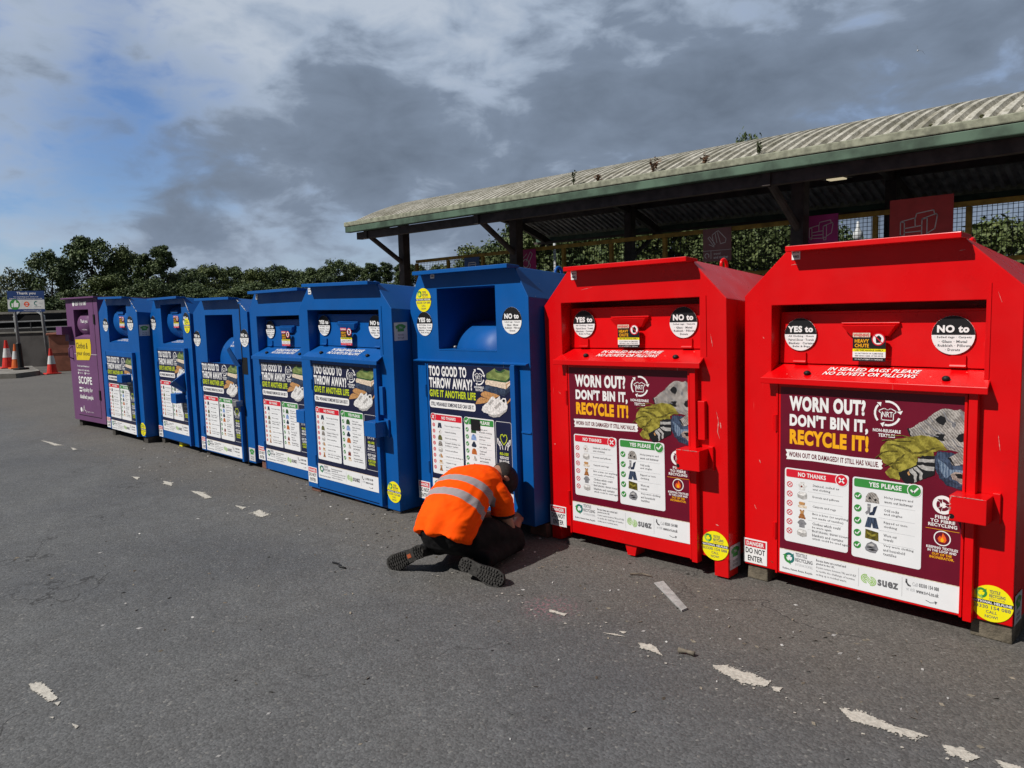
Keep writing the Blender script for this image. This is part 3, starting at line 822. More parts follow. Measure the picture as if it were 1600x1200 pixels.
def poster_blue():
    b = MB()
    wd, ht = .89, 1.015
    b.rect(0, wd, 0, ht, 0, 'poster_navy')
    footer(b, wd, -E, .125)
    y = -E
    b.text('TOO GOOD TO', .008, .434, .925, 1.003, y, 'sticker_white', .04, 4)
    b.text('THROW AWAY?', .008, .494, .835, .915, y, 'sticker_white', .04, 4)
    b.text('GIVE IT ANOTHER LIFE', .008, .526, .766, .821, y, 'poster_lime', .035, 4)
    arrows_logo(b, .563, .940, .062, y, 'sticker_white', .010, 'RT')
    b.text('REUSABLE', .515, .612, .856, .871, y, 'sticker_white', .03)
    b.text('TEXTILES', .524, .603, .836, .851, y, 'sticker_white', .03)
    b.rect(.005, .520, .683, .741, y, 'sticker_white', .018)
    b.text('STILL WEARABLE? SOMEONE ELSE CAN USE IT.', .022, .505, .697, .727, y - E, 'poster_navy', .025, 2)
    seq = [('green', 'print_greentee'), ('greend', 'print_forest'), ('neck', 'print_forest'), ('cream', 'print_cream'), ('creamd', 'print_tan'), ('denim', 'print_denim'), ('denimd', 'print_navycloth'),
           ('tan3', 'print_tan'), ('tan', 'print_tan'), ('tan2', 'print_tan'), ('shoe1', 'print_shoewhite'), ('lace1', 'print_shoegrey'), ('shoe2', 'print_shoewhite'), ('sole', 'print_shoegrey'), ('lace2', 'print_shoegrey'), ('mouth', 'sticker_black')]
    for i, (k, m) in enumerate(seq):
        b.poly(ragged([(min(p[0], wd - .006), p[1]) for p in BLUE_PILE[k]], .0014, .012, i), y - .00012 * i, m)
    for x0, x1, col, tk in ((.000, .368, 'sticker_red', False), (.380, .706, 'poster_green', True)):
        x0 += .012
        z0, z1 = .170, .638
        b.rect(x0, x1, z0, z1, y, 'poster_card', .014)
        b.rect(x0 + .040, x1 - .006, z1 - .052, z1 - .008, y - E, col, .006)
        b.disc(x0 + .026, z1 - .028, .030, y - 2 * E, 'sticker_white')
        b.disc(x0 + .026, z1 - .028, .027, y - 3 * E, col)
        q = x0 + .026
        if tk:
            b.stroke([(q - .012, z1 - .028), (q - .003, z1 - .038), (q + .013, z1 - .018)], .007, y - 4 * E, 'sticker_white')
            b.text('YES PLEASE', x0 + .105, x0 + .270, z1 - .042, z1 - .018, y - 2 * E, 'sticker_white', .035)
        else:
            b.stroke([(q - .010, z1 - .038), (q + .010, z1 - .018)], .007, y - 4 * E, 'sticker_white')
            b.stroke([(q - .010, z1 - .018), (q + .010, z1 - .038)], .007, y - 4 * E, 'sticker_white')
            b.text('NO THANKS', x0 + .125, x0 + .285, z1 - .042, z1 - .018, y - 2 * E, 'sticker_white', .035)
    row_list(b, [('shortsdark', ('Torn or ripped clothing',)), ('tee_white', ('Stained clothing',)), ('camo', ('Worn out clothing',)), ('jumper', ('Damaged clothing, even', 'bedding or curtains')), ('pillow', ('Duvets and pillows',)),
                 ('boots', ('Soiled or wet clothing or rags',)), ('rug', ('Carpets or rugs',)), ('teddy', ('Bric a brac (or anything', 'not made of textiles)'))], .012, .368, .572, .195, y - E, False, False)
    row_list(b, [('greencoat', ('Clean, good', 'wearable clothing')), ('tee_blue', ('Shirts, blouses', 'and tops')), ('skirt', ('Trousers, jeans', 'and skirts')), ('orangecoat', ('Coats and', 'jackets')),
                 ('shoes', ('Shoes (paired)', 'and wearable')), ('bag', ('Bags and', 'accessories')), ('linen', ('Household linens', 'in good condition'))], .392, .706, .572, .205, y - E, True, False)
    fr = []
    for (cx_, cz_, a0) in ((.734, .190, 180), (.862, .190, 270), (.862, .618, 0), (.734, .618, 90)):
        for k in range(4):
            a = R(a0 + 30 * k)
            fr.append((cx_ + .014 * math.cos(a), cz_ + .014 * math.sin(a)))
    b.stroke(fr, .004, y, 'print_line', True)
    h = [(.798, .470), (.775, .495), (.765, .520), (.772, .540), (.787, .543), (.798, .528), (.809, .543), (.824, .540), (.831, .520), (.821, .495)]
    b.stroke(h, .006, y, 'poster_lime', True)
    for q in (-1, 1):
        c = .798
        b.stroke([(c + q * .012, .438), (c + q * .018, .462), (c + q * .040, .490), (c + q * .047, .483), (c + q * .036, .462)], .006, y, 'sticker_white')
        b.stroke([(c + q * .036, .436), (c + q * .040, .456), (c + q * .060, .478), (c + q * .064, .510), (c + q * .054, .505), (c + q * .048, .485)], .006, y, 'sticker_white')
    for s, z0, w, m in (('RE-USE', .395, .042, 'poster_lime'), ('REDUCE', .368, .042, 'sticker_white'), ('RE-WEAR', .341, .048, 'sticker_white'),
                        ('GIVE YOUR', .292, .054, 'sticker_white'), ('CLOTHES', .267, .046, 'sticker_white'), ('A SECOND', .242, .050, 'poster_lime'), ('CHANCE.', .217, .044, 'poster_lime')):
        b.text(s, .798 - w, .798 + w, z0, z0 + .020, y, m, .035, 2)
    b.rect(.740, .856, .326, .328, y, 'print_line')
    return b


def st_circle(word, lines, r):
    b = MB()
    b.disc(0, 0, r, 0, 'sticker_white', 0, 360, 36)
    b.disc(0, 0, r * .995, -E, 'sticker_black', 1, 179, 36)
    k = .80 if word[0] == 'Y' else .74
    b.text(word, -r * k, r * k, r * .13, r * .52, -2 * E, 'sticker_white', .05, 3)
    for i, s in enumerate(lines):
        z = -r * (.10 + .21 * i)
        w = min(r * .85, r * .048 * len(s) * .9)
        b.text(s, -w, w, z - r * .085, z + r * .055, -E, 'print_grey', .02, 1)
    return b


def st_helpline(r):
    b = MB()
    b.disc(0, 0, r, 0, 'sticker_yellow', n=40)
    rec_logo(b, -r * .50, r * .50, r * .28, -E, 'poster_green', 'logo_lime')
    b.text('TEXTILE', -r * .12, r * .38, r * .56, r * .74, -E, 'print_grey', .02, 2)
    b.text('RECYCLING', -r * .12, r * .62, r * .34, r * .52, -E, 'print_grey', .03, 2)
    b.text('INTERNATIONAL', -r * .12, r * .62, r * .20, r * .30, -E, 'print_tan', 0, 1)
    b.rect(-r * .99, r * .99, -r * .06, r * .14, -E, 'sticker_black')
    b.text('NATIONAL HELPLINE', -r * .93, r * .93, -r * .03, r * .11, -2 * E, 'sticker_white', .03, 2)
    b.text('03330 154 088', -r * .88, r * .88, -r * .32, -r * .13, -E, 'print_grey', .012, 2)
    b.text('CALL', -r * .26, r * .26, -r * .56, -r * .40, -E, 'print_grey', .012, 2)
    b.text('NOW!', -r * .30, r * .30, -r * .82, -r * .65, -E, 'print_grey', .012, 2)
    return b


def st_danger():
    b = MB()
    w, h = .142, .142
    b.rect(0, w, 0, h, 0, 'sticker_white')
    b.rect(.008, w - .008, h - .046, h - .008, -E, 'sticker_red')
    b.text('DANGER', .018, w - .018, h - .039, h - .015, -2 * E, 'sticker_white', .035)
    b.text('DO NOT', .012, w - .012, .056, .088, -E, 'sticker_black', .02)
    b.text('ENTER', .026, w - .026, .012, .044, -E, 'sticker_black', .02)
    return b


def st_warning(pink):
    b = MB()
    w, h = .160, .150
    b.rect(0, .085, h - .022, h, 0, 'print_cream' if not pink else 'sticker_red')
    b.text('WARNING', .004, .08, h - .019, h - .004, -E, 'sticker_red' if not pink else 'sticker_white', .03, 2)
    b.rect(0, w, .070, h - .024, 0, 'sticker_black')
    b.text('HEAVY', .010, .080, .100, .118, -E, 'poster_amber', .03, 2)
    b.text('CHUTE', .010, .080, .076, .095, -E, 'poster_amber', .03, 2)
    b.disc(.125, .118, .032, -E, 'sticker_red')
    b.disc(.125, .118, .026, -2 * E, 'sticker_white')
    b.poly([(.115, .10), (.135, .10), (.140, .125), (.128, .138), (.112, .128)], -3 * E, 'sticker_black')
    b.stroke([(.107, .136), (.143, .100)], .005, -4 * E, 'sticker_red')
    b.rect(0, w, .055, .069, 0, 'sticker_yellow')
    b.text('USE THE HANDLE SAFELY', .010, .150, .058, .066, -E, 'sticker_black', .02, 1)
    b.rect(0, w, .025, .0545, 0, 'sticker_white')
    b.text('DO NOT REACH OR CLIMB INSIDE', .012, .148, .042, .049, -E, 'sticker_black', .01, 1)
    b.text('KEEP HANDS CLEAR OF THE CHUTE', .012, .148, .030, .037, -E, 'sticker_black', .01, 1)
    b.rect(0, w, .006, .0245, 0, 'sticker_black' if not pink else 'sticker_red')
    b.text('DO NOT ATTEMPT TO TAKE BAGS', .012, .148, .012, .019, -E, 'sticker_white', .01, 1)
    return b


def st_tee():
    """grey plate with a green tee shirt print"""
    b = MB()
    b.rect(0, .130, 0, .140, 0, 'print_line')
    tee = [(-.35, .8), (.35, .8), (1, .35), (.8, -.25), (.6, -.1), (.6, -.8), (-.6, -.8), (-.6, -.1), (-.8, -.25), (-1, .35)]
    b.poly([(.065 + p[0] * .052, .098 + p[1] * .036) for p in tee], -E, 'poster_green')
    b.text('TRA', .048, .083, .092, .108, -2 * E, 'print_line', .02, 2)
    b.text('TRUSTED', .035, .095, .036, .050, -E, 'print_grey', .02, 1)
    b.text('RECYCLER', .035, .095, .014, .028, -E, 'print_grey', .02, 1)
    return b


def st_tag():
    b = MB()
    b.rect(0, .046, 0, .052, 0, 'sticker_white')
    b.text('010', .006, .040, .032, .046, -E, 'sticker_black', .03, 1)
    b.text('085', .006, .040, .008, .024, -E, 'sticker_black', .03, 1)
    return b


PROTO = {}


def printed(key, fn, name, parent, x, y, z, rotz=0.0, label=None):
    """a printed sheet stuck on its parent; its mesh is shared between banks"""
    if key not in PROTO:
        o = fn().build(name)
        PROTO[key] = o.data
    else:
        o = bpy.data.objects.new(name, PROTO[key])
        S.collection.objects.link(o)
    o.parent = parent
    o.location = (x, y, z)
    o.rotation_euler = (0, 0, rotz)
    if label:
        o['label'] = label
    return o


YES = ('· All Clothing · Sheets', '· Paired Shoes · Towels', '· Blankets · Curtains', '· Belts & Bags')
NO = ('· Soiled rags · Carpets', '· Glass · Metal', '· Rubbish · Pillows', '· Duvets')


# ------------------------------------------------------------------ the banks
def bank_root(name, label, group, x, y, yaw, z0, lean, pitch):
    m = Matrix.Rotation(yaw, 3, 'Z') @ Matrix.Rotation(pitch, 3, 'X') @ Matrix.Rotation(-lean, 3, 'Y')
    return thing(name, label, 'clothing bank', (x, y, z0), m, group)


def shell(root, col, Wd, Hs, Ht, c, D, op, od, back_drop=0.10, name='body'):
    """steel box with a chamfered top and a recess in the front"""
    b = MB()
    fo = [(0, 0), (Wd, 0), (Wd, Hs), (Wd - c, Ht), (c, Ht), (0, Hs)]
    if c <= 0:
        fo = [(0, 0), (Wd, 0), (Wd, Ht), (0, Ht)]
    bo = [(p[0], p[1] - (back_drop if p[1] > 0.1 else 0)) for p in fo]
    x0, x1, z0, z1 = op
    hole = [(x0, z0), (x1, z0), (x1, z1), (x0, z1)]
    allp = fo + hole
    tri = tessellate_polygon([[Vector((p[0], p[1], 0)) for p in fo], [Vector((p[0], p[1], 0)) for p in hole]])
    fs = []
    for t in tri:
        A, B, C_ = (allp[i] for i in t)
        fs.append(tuple(t) if (B[0] - A[0]) * (C_[1] - A[1]) - (B[1] - A[1]) * (C_[0] - A[0]) > 0 else tuple(reversed(t)))
    n = len(fo)
    vs = [(p[0], 0, p[1]) for p in allp]
    h0 = n
    vb = len(vs)
    vs += [(p[0], D, p[1]) for p in bo]
    fs.append(tuple(reversed(range(vb, vb + n))))
    for i in range(n):
        j = (i + 1) % n
        fs.append((i, vb + i, vb + j, j))
    vr = len(vs)
    vs += [(p[0], od, p[1]) for p in hole]
    for i in range(4):
        j = (i + 1) % 4
        fs.append((h0 + j, vr + j, vr + i, h0 + i))
    fs.append((vr, vr + 1, vr + 2, vr + 3))
    b.mesh(vs, fs, col)
    return b.build(name, root, bevel=0.004)


def visor(root, col, x0, x1, Ht, p=0.09, rise=0.015, drop=0.0, th=0.028):
    b = MB()
    b.hexa([(x0 - .012, 0.02, Ht - .012), (x1 + .012, 0.02, Ht - .012), (x1, -p, Ht + rise - drop - th), (x0, -p, Ht + rise - drop - th)],
           [(x0 - .012, 0.02, Ht + .004), (x1 + .012, 0.02, Ht + .004), (x1, -p, Ht + rise - drop), (x0, -p, Ht + rise - drop)], col)
    return b.build('visor', root, bevel=0.003)


def lug(root, col, x, y, z):
    b = MB()
    pts = [(x, y - .035, z - .02)] + [(x, y - .035 * math.cos(a), z + .05 + .035 * math.sin(a)) for a in np.linspace(0, math.pi, 9)] + [(x, y + .035, z - .02)]
    b.tube(pts, .011, col, 8)
    return b.build('lifting_eye', root, smooth=True)


def lockbox(parent, col, x0, x1, z0, z1, p=0.12, open_left=False, name='lock_box'):
    b = MB()
    if not open_left:
        b.box(x0, x1, -p, -.005, z0, z1, col)
    else:
        t = .006
        b.box(x0, x1, -p, -p + t, z0, z1, col)
        b.box(x0, x1, -p + t, -.005, z1 - t, z1, col)
        b.box(x0, x1, -p + t, -.005, z0, z0 + t, col)
        b.box(x1 - t, x1, -p + t, -.005, z0 + t, z1 - t, col)
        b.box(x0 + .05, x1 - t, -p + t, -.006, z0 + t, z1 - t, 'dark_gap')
    b.box(x1 - .004, x1 + .028, -.02, .002, z0 - .01, z1 + .012, col)
    return b.build(name, parent, bevel=0.003)


def hinge(parent, col, x, z, h=.09):
    b = MB()
    b.tube([(x, -.016, z - h / 2), (x, -.016, z + h / 2)], .012, col, 10)
    b.box(x - .022, x + .016, -.006, .002, z - h * .4, z + h * .4, col)
    return b.build('hinge', parent)


def door_panel(root, col, x0, x1, z0, z1, chan=True, hx=None):
    b = MB()
    b.box(x0, x1, -.014, .01, z0, z1, col)
    b.box(x0 - .014, x0 - .002, -.018, .01, z0 - .005, z1 - .005, col)
    if chan:
        b.box(x1 - .016, x1 - .004, -.030, .01, z0, z1 - .005, col)
        b.box(x1 + .003, x1 + .040, -.042, .01, z0 - .008, z1 + .006, col)
    b.box(x1 - .004, x1 + .003, -.004, .004, z0, z1, 'dark_gap')
    o = b.build('door', root, bevel=0.0025)
    for z in (hx or (z0 + .24, z1 - .22)):
        hinge(o, col, x0 - .016, z)
    return o


def shelf(root, col, x0, x1, zb, zf, yb=.088, yf=-.066, text=True):
    b = MB()
    b.hexa([(x0 + .028, yb, zb - .012), (x1 - .022, yb, zb - .012), (x1, yf, zf - .012), (x0, yf, zf - .012)],
           [(x0 + .028, yb, zb), (x1 - .022, yb, zb), (x1, yf, zf), (x0, yf, zf)], col)
    b.box(x0, x1, yf - .004, yf + .004, zf - .030, zf + .003, col)
    o = b.build('shelf', root, bevel=0.003)
    if text:
        t = MB()
        key = 'shelftext'
        if key not in PROTO:
            t.text('IN SEALED BAGS PLEASE', -.235, .205, .052, .088, 0, 'sticker_white', .02, 2, shear=.18)
            t.text('NO DUVETS OR PILLOWS', -.245, .200, .005, .041, 0, 'sticker_white', .02, 2, shear=.18)
            q = t.build('lettering', o)
            PROTO[key] = q.data
        else:
            q = bpy.data.objects.new('lettering', PROTO[key])
            S.collection.objects.link(q)
            q.parent = o
        ang = math.atan2(zb - zf, yb - yf)
        q.rotation_euler = (-(math.pi / 2 - ang), 0, 0)
        f = .36
        f = .30
        q.location = ((x0 + x1) / 2 + .02, yf + (yb - yf) * f, zf + (zb - zf) * f + .0035)
    for fx in (.22, .83):
        k = MB()
        x = x0 + (x1 - x0) * fx
        yy = yf + .050
        zq = zf + (zb - zf) * (yy - yf) / (yb - yf)
        k.ball((x, yy, zq + .008), (.018, .018, .014), 'black_rubber', 12, 8)
        k.build('buffer', o, smooth=True)
    return o


def flap(root, col, x0, x1, zb, zt, cxs, pink, y=.085):
    """tilting chute panel with a pocket handle and stickers"""
    b = MB()
    b.hexa([(x0, y, zb), (x1, y, zb), (x1, y + .012, zb), (x0, y + .012, zb)], [(x0, y + .012, zt), (x1, y + .012, zt), (x1, y + .03, zt), (x0, y + .03, zt)], col)
    b.box(x0, x1, y + .013, y + .07, zt - .002, zt + .010, col)
    o = b.build('chute_flap', root, bevel=0.003)
    h = MB()
    c = cxs
    z1 = zt - .06
    h.hexa([(c - .095, y - .002, z1 - .062), (c + .095, y - .002, z1 - .062), (c + .140, y + .008, z1), (c - .140, y + .008, z1)],
           [(c - .090, y - .018, z1 - .058), (c + .090, y - .018, z1 - .058), (c + .132, y - .036, z1 - .004), (c - .132, y - .036, z1 - .004)], col)
    h.box(c - .142, c + .142, y - .012, y + .012, z1 + .001, z1 + .010, col)
    h.build('handle', o, bevel=0.002)
    yy = y - .004
    printed('warn%d' % pink, lambda: st_warning(pink), 'warning_sticker', o, c - .072, y - .0025 - .036, z1 - .062 - .130)
    for s in range(2):
        x = x0 + .12 if s == 0 else x1 - .12
        k = MB()
        k.box(x - .032, x + .032, y - .010, y + .002, zb + .004, zb + .060, col)
        k.tube([(x - .034, y - .012, zb + .010), (x + .034, y - .012, zb + .010)], .009, col, 8)
        k.build('hinge', o)
    return o


GB = 'blue clothing banks in the row'
GR = 'red clothing banks in the row'


def bank_a(label, col, group, pos, Wd, Hs, Ht, c, lx, lz, skirt, tagp, red, strike=True, open_left=False, danger=(-.003, .012), yel=None, D=1.12, skids=(), flapdx=0.0, wide=False):
    root = bank_root('clothing_bank', label, group, *pos)
    k = Ht / 1.7712
    op = (lx - .062, lx + .955, lz + 1.066 + .07, min(Hs + .012, lz + 1.47)) if red else (lx - .06, lx + .955, lz + 1.15, min(Hs - .01, lz + 1.475))
    shell(root, col, Wd, Hs, Ht, c, D, (op[0], op[1], op[2] - .066, op[3]), .34)
    visor(root, col, c + .03, Wd - c + .02, Ht)
    lug(root, col, Wd - c - .12, .62, Ht - .06)
    lug(root, col, c + .12, .62, Ht - .06)
    zs = op[2]
    shelf(root, col, op[0] - .030, op[1] + .034, zs + .012, zs - (.056 if red else .072))
    fl = flap(root, col, op[0] + .006, op[1] - .006, zs + .016, op[3] - .048, (op[0] + op[1]) / 2 - .02, not red)
    zc = zs + (.174 if red else .19)
    printed('yes88', lambda: st_circle('YES to', YES, .088), 'sticker', fl, op[0] + .125, .079, zc)
    printed('no93', lambda: st_circle('NO to', NO, .092), 'sticker', fl, op[1] - .152, .079, zc - .002)
    d_ = door_panel(root, col, lx - .012, lx + .905, lz - .012 - skirt, lz + 1.05)
    if red:
        printed('posterred', poster_red, 'poster', d_, lx, -.0155, lz)
    else:
        printed('posterblue', poster_blue, 'poster', d_, lx, -.0155, lz)
    lz0 = lz + .470 if red else lz + .485
    lockbox(root, col, lx + .862, lx + 1.012, lz0, lz0 + .118, .125, open_left)
    if strike:
        b = MB()
        b.box(lx + .950, lx + .995, -.028, .002, lz0 + .165, lz0 + .39, col)
        b.build('strike_bar', root, bevel=0.003)
    b = MB()
    b.box(Wd - .128, Wd - .124, -.004, .004, zs - .02, Hs + .02, col)
    b.build('seam', root)
    printed('danger', st_danger, 'warning_sign', root, danger[0], -.0035, danger[1])
    if yel:
        printed('help85', lambda: st_helpline(.086), 'sticker', root, yel[0], -.0035, yel[1])
    printed('tag', st_tag, 'number_tag', root, tagp[0], -.0035, tagp[1])
    for sk in skids:
        b = MB()
        if sk[0] == 'skid':
            x0, x1, h = sk[1:]
            b.prism([(x0, .02), (x0 + .035, -h), (x1 - .025, -h), (x1, .02)], 'y', .0, .10, col)
            b.build('skid', root, bevel=0.003)
        else:
            x0, x1, h = sk[1:]
            b.box(x0, x1, .002, .12, -h, .004, col)
            b.build('leg', root, bevel=0.003)
    return root


r1 = bank_a('nearest red clothing bank, at the right edge of the photo, standing on timber blocks', 'red_paint', GR, (-2.038, 3.897, -.0185, .085, .0022, -.0049), 1.321, 1.536, 1.771, .247, .222, .010, 0.0, (.273, 1.718), True,
            strike=False, danger=(-.002, .012), yel=(1.238, .090))
printed('tee', st_tee, 'sticker', r1, 1.3245, .015, .0, R(90))
r2 = bank_a('red clothing bank standing on red legs, between the nearest red bank and the worker', 'red_paint', GR, (-3.405, 3.750, .0269, .1081, .0085, .0003), 1.330, 1.495, 1.721, .216, .208, .055, .075, (.24, 1.655), True,
            danger=(-.004, -.014), yel=(1.245, .072), skids=(('skid', .60, .715, .100), ('leg', 1.238, 1.326, .107), ('leg', .004, .085, .107)))
printed('tee', st_tee, 'sticker', r2, 1.3335, .005, -.06, R(90))
b5 = bank_a('blue clothing bank left of the kneeling worker, empty open lock box on its door', 'blue_paint', GB, (-6.0432, 3.390, .0331, .0425, -.0169, .0096), 1.318, 1.60, 1.80, .185, .202, .115, .075, (.178, 1.727), False,
            open_left=True, danger=(.012, .046), yel=(1.255, .150))
printed('tee', st_tee, 'sticker', b5, 1.3215, .015, 1.35, R(90))
b4 = bank_a('blue clothing bank with fold-out shelf, half hidden behind the bank left of the worker', 'blue_paint', GB, (-7.366, 3.575, -.0059, .0919, .0007, .0009), 1.29, 1.566, 1.733, .143, .21, .020, .075, (.175, 1.665), False,
            danger=(.010, .010))


# scuffs and scratches down to primer on the two red banks
plain('bare_primer', (0.62, 0.30, 0.27), 0.7, 0.3, 60)
plain('rust', (0.16, 0.05, 0.02), 0.9, 0.5, 60)


def into(rt, part, b):
    """marks in the paint belong to the painted part: add them to its own mesh"""
    o = next(c for c in rt.children if c.name.split('.')[0] == part)
    me = o.data
    for n in b.names:
        if n not in me.materials:
            me.materials.append(MATS[n])
    ix = {i: me.materials.find(n) for i, n in enumerate(b.names)}
    bm = bmesh.new()
    bm.from_mesh(me)
    vs = [bm.verts.new(p) for p in b.v]
    for f, m in zip(b.f, b.m):
        q = bm.faces.new([vs[i] for i in f])
        q.material_index = ix[m]
    bm.to_mesh(me)
    bm.free()


def scuffs(rt, marks, y=-.0016):
    b = MB()
    rr = random.Random(len(marks))
    for pts, w, m in marks:
        up, dn = [], []
        n = 14
        tot = len(pts) - 1
        for i in range(n + 1):
            f = i / n * tot
            k = min(int(f), tot - 1)
            t_ = f - k
            x = pts[k][0] + (pts[k + 1][0] - pts[k][0]) * t_
            z = pts[k][1] + (pts[k + 1][1] - pts[k][1]) * t_
            dx, dz = pts[k + 1][0] - pts[k][0], pts[k + 1][1] - pts[k][1]
            l = math.hypot(dx, dz)
            h = w * .5 * math.sin(math.pi * (i + .15) / (n + .3)) * rr.uniform(.25, 1)
            up.append((x - dz / l * h, z + dx / l * h))
            dn.append((x + dz / l * h, z - dx / l * h))
        b.poly(up + dn[::-1], y, m)
    into(rt, 'body', b)


scuffs(r2, [([(1.262, .86), (1.275, .80), (1.268, .74), (1.283, .70)], .006, 'bare_primer'), ([(1.285, .80), (1.29, .76)], .009, 'bare_primer'), ([(1.25, .20), (1.27, .195)], .008, 'bare_primer'),
            ([(1.18, .16), (1.20, .15)], .006, 'rust'), ([(.05, .56), (.062, .553)], .010, 'bare_primer'), ([(.10, .92), (.125, .90)], .003, 'bare_primer'), ([(.30, 1.585), (.42, 1.60)], .002, 'bare_primer'), ([(1.23, 1.30), (1.245, 1.22)], .003, 'bare_primer')])
scuffs(r1, [([(.262, 1.690), (.29, 1.695), (.31, 1.690)], .003, 'bare_primer'), ([(1.06, 1.705), (1.09, 1.71)], .004, 'bare_primer'), ([(.09, .62), (.10, .60)], .007, 'bare_primer'), ([(.11, 1.31), (.118, 1.30)], .006, 'bare_primer'),
            ([(1.24, .88), (1.25, .80)], .003, 'bare_primer'), ([(.06, .36), (.075, .33)], .004, 'bare_primer'), ([(1.22, 1.52), (1.24, 1.46)], .002, 'bare_primer'), ([(.16, .05), (.18, .04)], .006, 'rust'), ([(1.19, .03), (1.22, .025)], .006, 'rust')])
for rt, x0, x1, z0, z1 in ((r1, 1.084, 1.234, .480, .598), (r2, 1.070, 1.220, .525, .643)):
    b = MB()
    rr = random.Random(int(x0 * 1000))
    for k in range(16):
        x = rr.uniform(x0, x1 - .02)
        b.stroke([(x, z1 - .002), (x + rr.uniform(.004, .02), z1 - .002)], rr.uniform(.002, .004), -.1262, 'bare_primer')
    for k in range(9):
        z = rr.uniform(z0, z1 - .02)
        b.stroke([(x0 + .003, z), (x0 + .003 + rr.uniform(0, .006), z + rr.uniform(.004, .02))], rr.uniform(.002, .004), -.1262, 'bare_primer')
    b.disc(x0 + .012, z0 + .022, .012, -.1262, 'dark_gap', n=9)
    into(rt, 'lock_box', b)


def open_bank(label, pos, Wd, Hs, Ht, c, op, lx, lz, D=1.12, doorz=None, tagp=None, skirt=0.03):
    root = bank_root('clothing_bank', label, GB, *pos)
    shell(root, 'blue_paint', Wd, Hs, Ht, c, D, op, .62)
    visor(root, 'blue_paint', c + .03, Wd - c + .02, Ht)
    d_ = door_panel(root, 'blue_paint', lx - .02, lx + .905, lz - skirt, doorz or lz + 1.03)
    printed('posterblue', poster_blue, 'poster', d_, lx, -.0155, lz)
    if tagp:
        printed('tag', st_tag, 'number_tag', root, tagp[0], -.0035, tagp[1])
    return root, d_


def drum(root, x0, x1, yc, zc, r, a0, a1, col='blue_paint', n=22):
    """curved chute plate with end cheeks; angles in the YZ plane, 180 deg faces the front"""
    b = MB()
    prof = [(yc + r * math.cos(R(a)), zc + r * math.sin(R(a))) for a in np.linspace(a0, a1, n)]
    vs = [(x0, p[0], p[1]) for p in prof] + [(x1, p[0], p[1]) for p in prof] + [(x0, yc, zc), (x1, yc, zc)]
    fs = [(i, i + 1, n + i + 1, n + i) for i in range(n - 1)]
    fs += [(2 * n, i + 1, i) for i in range(n - 1)] + [(2 * n + 1, n + i, n + i + 1) for i in range(n - 1)]
    b.mesh(vs, fs, col)
    o = b.build('chute_drum', root)
    o.data.polygons.foreach_set('use_smooth', [i < n - 1 for i in range(len(o.data.polygons))])
    return o


# the bank the worker kneels at
b6, b6d = open_bank('blue clothing bank the worker is kneeling at, square hole cut through its poster', (-4.6968, 3.602, .0102, .0991, -.0001, .0015), 1.262, 1.566, 1.776, .124, (.326, .947, 1.204, 1.655), .205, .075, doorz=1.105, tagp=(.264, 1.735))
drum(b6, .38, .93, .39, 1.14, .265, 30, 185)
b = MB()
b.box(.328, .945, -.002, .14, 1.196, 1.203, 'blue_paint')
b.build('sill', b6)
for x in (.40, .90):
    b = MB()
    b.ball((x, .10, 1.215), (.016, .016, .012), 'steel', 10, 6)
    b.build('buffer', b6, smooth=True)
b = MB()
b.hexa([(.043, -.03, 1.108), (1.25, -.03, 1.108), (1.25, .01, 1.108), (.043, .01, 1.108)], [(.043, -.034, 1.118), (1.25, -.034, 1.118), (1.25, .01, 1.128), (.043, .01, 1.128)], 'blue_paint')
b.build('drip_strip', b6, bevel=.002)
b = MB()
b.rect(.468, .563, .549, .628, -.006, 'dark_gap')
q = b.build('lock_hole', b6d)
q.location = (.205, -.0155, .075)
b = MB()
b.box(1.168, 1.255, -.008, .002, .645, .655, 'blue_paint')
b.build('seam', b6)
printed('yes92', lambda: st_circle('YES to', YES, .092), 'sticker', b6, .171, -.0035, 1.396)
printed('no92', lambda: st_circle('NO to', NO, .092), 'sticker', b6, 1.105, -.0035, 1.412)
printed('help90', lambda: st_helpline(.090), 'sticker', b6, .170, -.0035, 1.577)
lug(b6, 'blue_paint', 1.0, .62, 1.70)

printed('danger', None, 'warning_sign', b6, .010, -.0035, .012)

# tall opening, bent chute drum standing in it
b3, b3d = open_bank('blue clothing bank with the tallest opening, third from the purple one', (-8.700, 3.531, .0192, .055, -.0073, -.0016), 1.300, 1.593, 1.738, .232, (.307, .967, 1.030, 1.565), .172, .022, doorz=1.02, skirt=.012)
dd = drum(b3, .45, 1.05, .38, 1.05, .30, 40, 190)
t = MB()
t.text('IN SEALED BAGS', -.17, .17, .03, .06, 0, 'sticker_white', .02, 1)
t.text('NO DUVETS OR PILLOWS', -.18, .16, -.015, .015, 0, 'sticker_white', .02, 1)
q = t.build('lettering', dd)
q.location = (.80, .38 - .30 * math.cos(R(35)) - .004, 1.05 + .30 * math.sin(R(35)))
q.rotation_euler = (-R(35), 0, 0)
b = MB()
b.box(1.130, 1.148, -.003, .004, -.03, 1.68, 'dark_gap')
b.build('door_gap', b3)
b = MB()
b.rect(1.150, 1.248, .94, 1.118, -.0025, 'dark_gap')
b.build('inspection_hole', b3)
b = MB()
b.hexa([(.985, -.004, 1.0), (1.12, -.004, 1.0), (1.12, .004, 1.0), (.985, .004, 1.0)], [(1.0, -.10, 1.20), (1.10, -.12, 1.23), (1.10, -.112, 1.23), (1.0, -.092, 1.20)], 'blue_paint')
b.build('bent_plate', b3)
printed('yes88', None, 'sticker', b3, .075, -.0035, 1.302)
printed('no93', None, 'sticker', b3, 1.215, -.0035, 1.322)
printed('danger', None, 'warning_sign', b3, .014, -.0035, .017)
printed('tee', None, 'sticker', b3, 1.166, -.0035, .022)
b = MB()
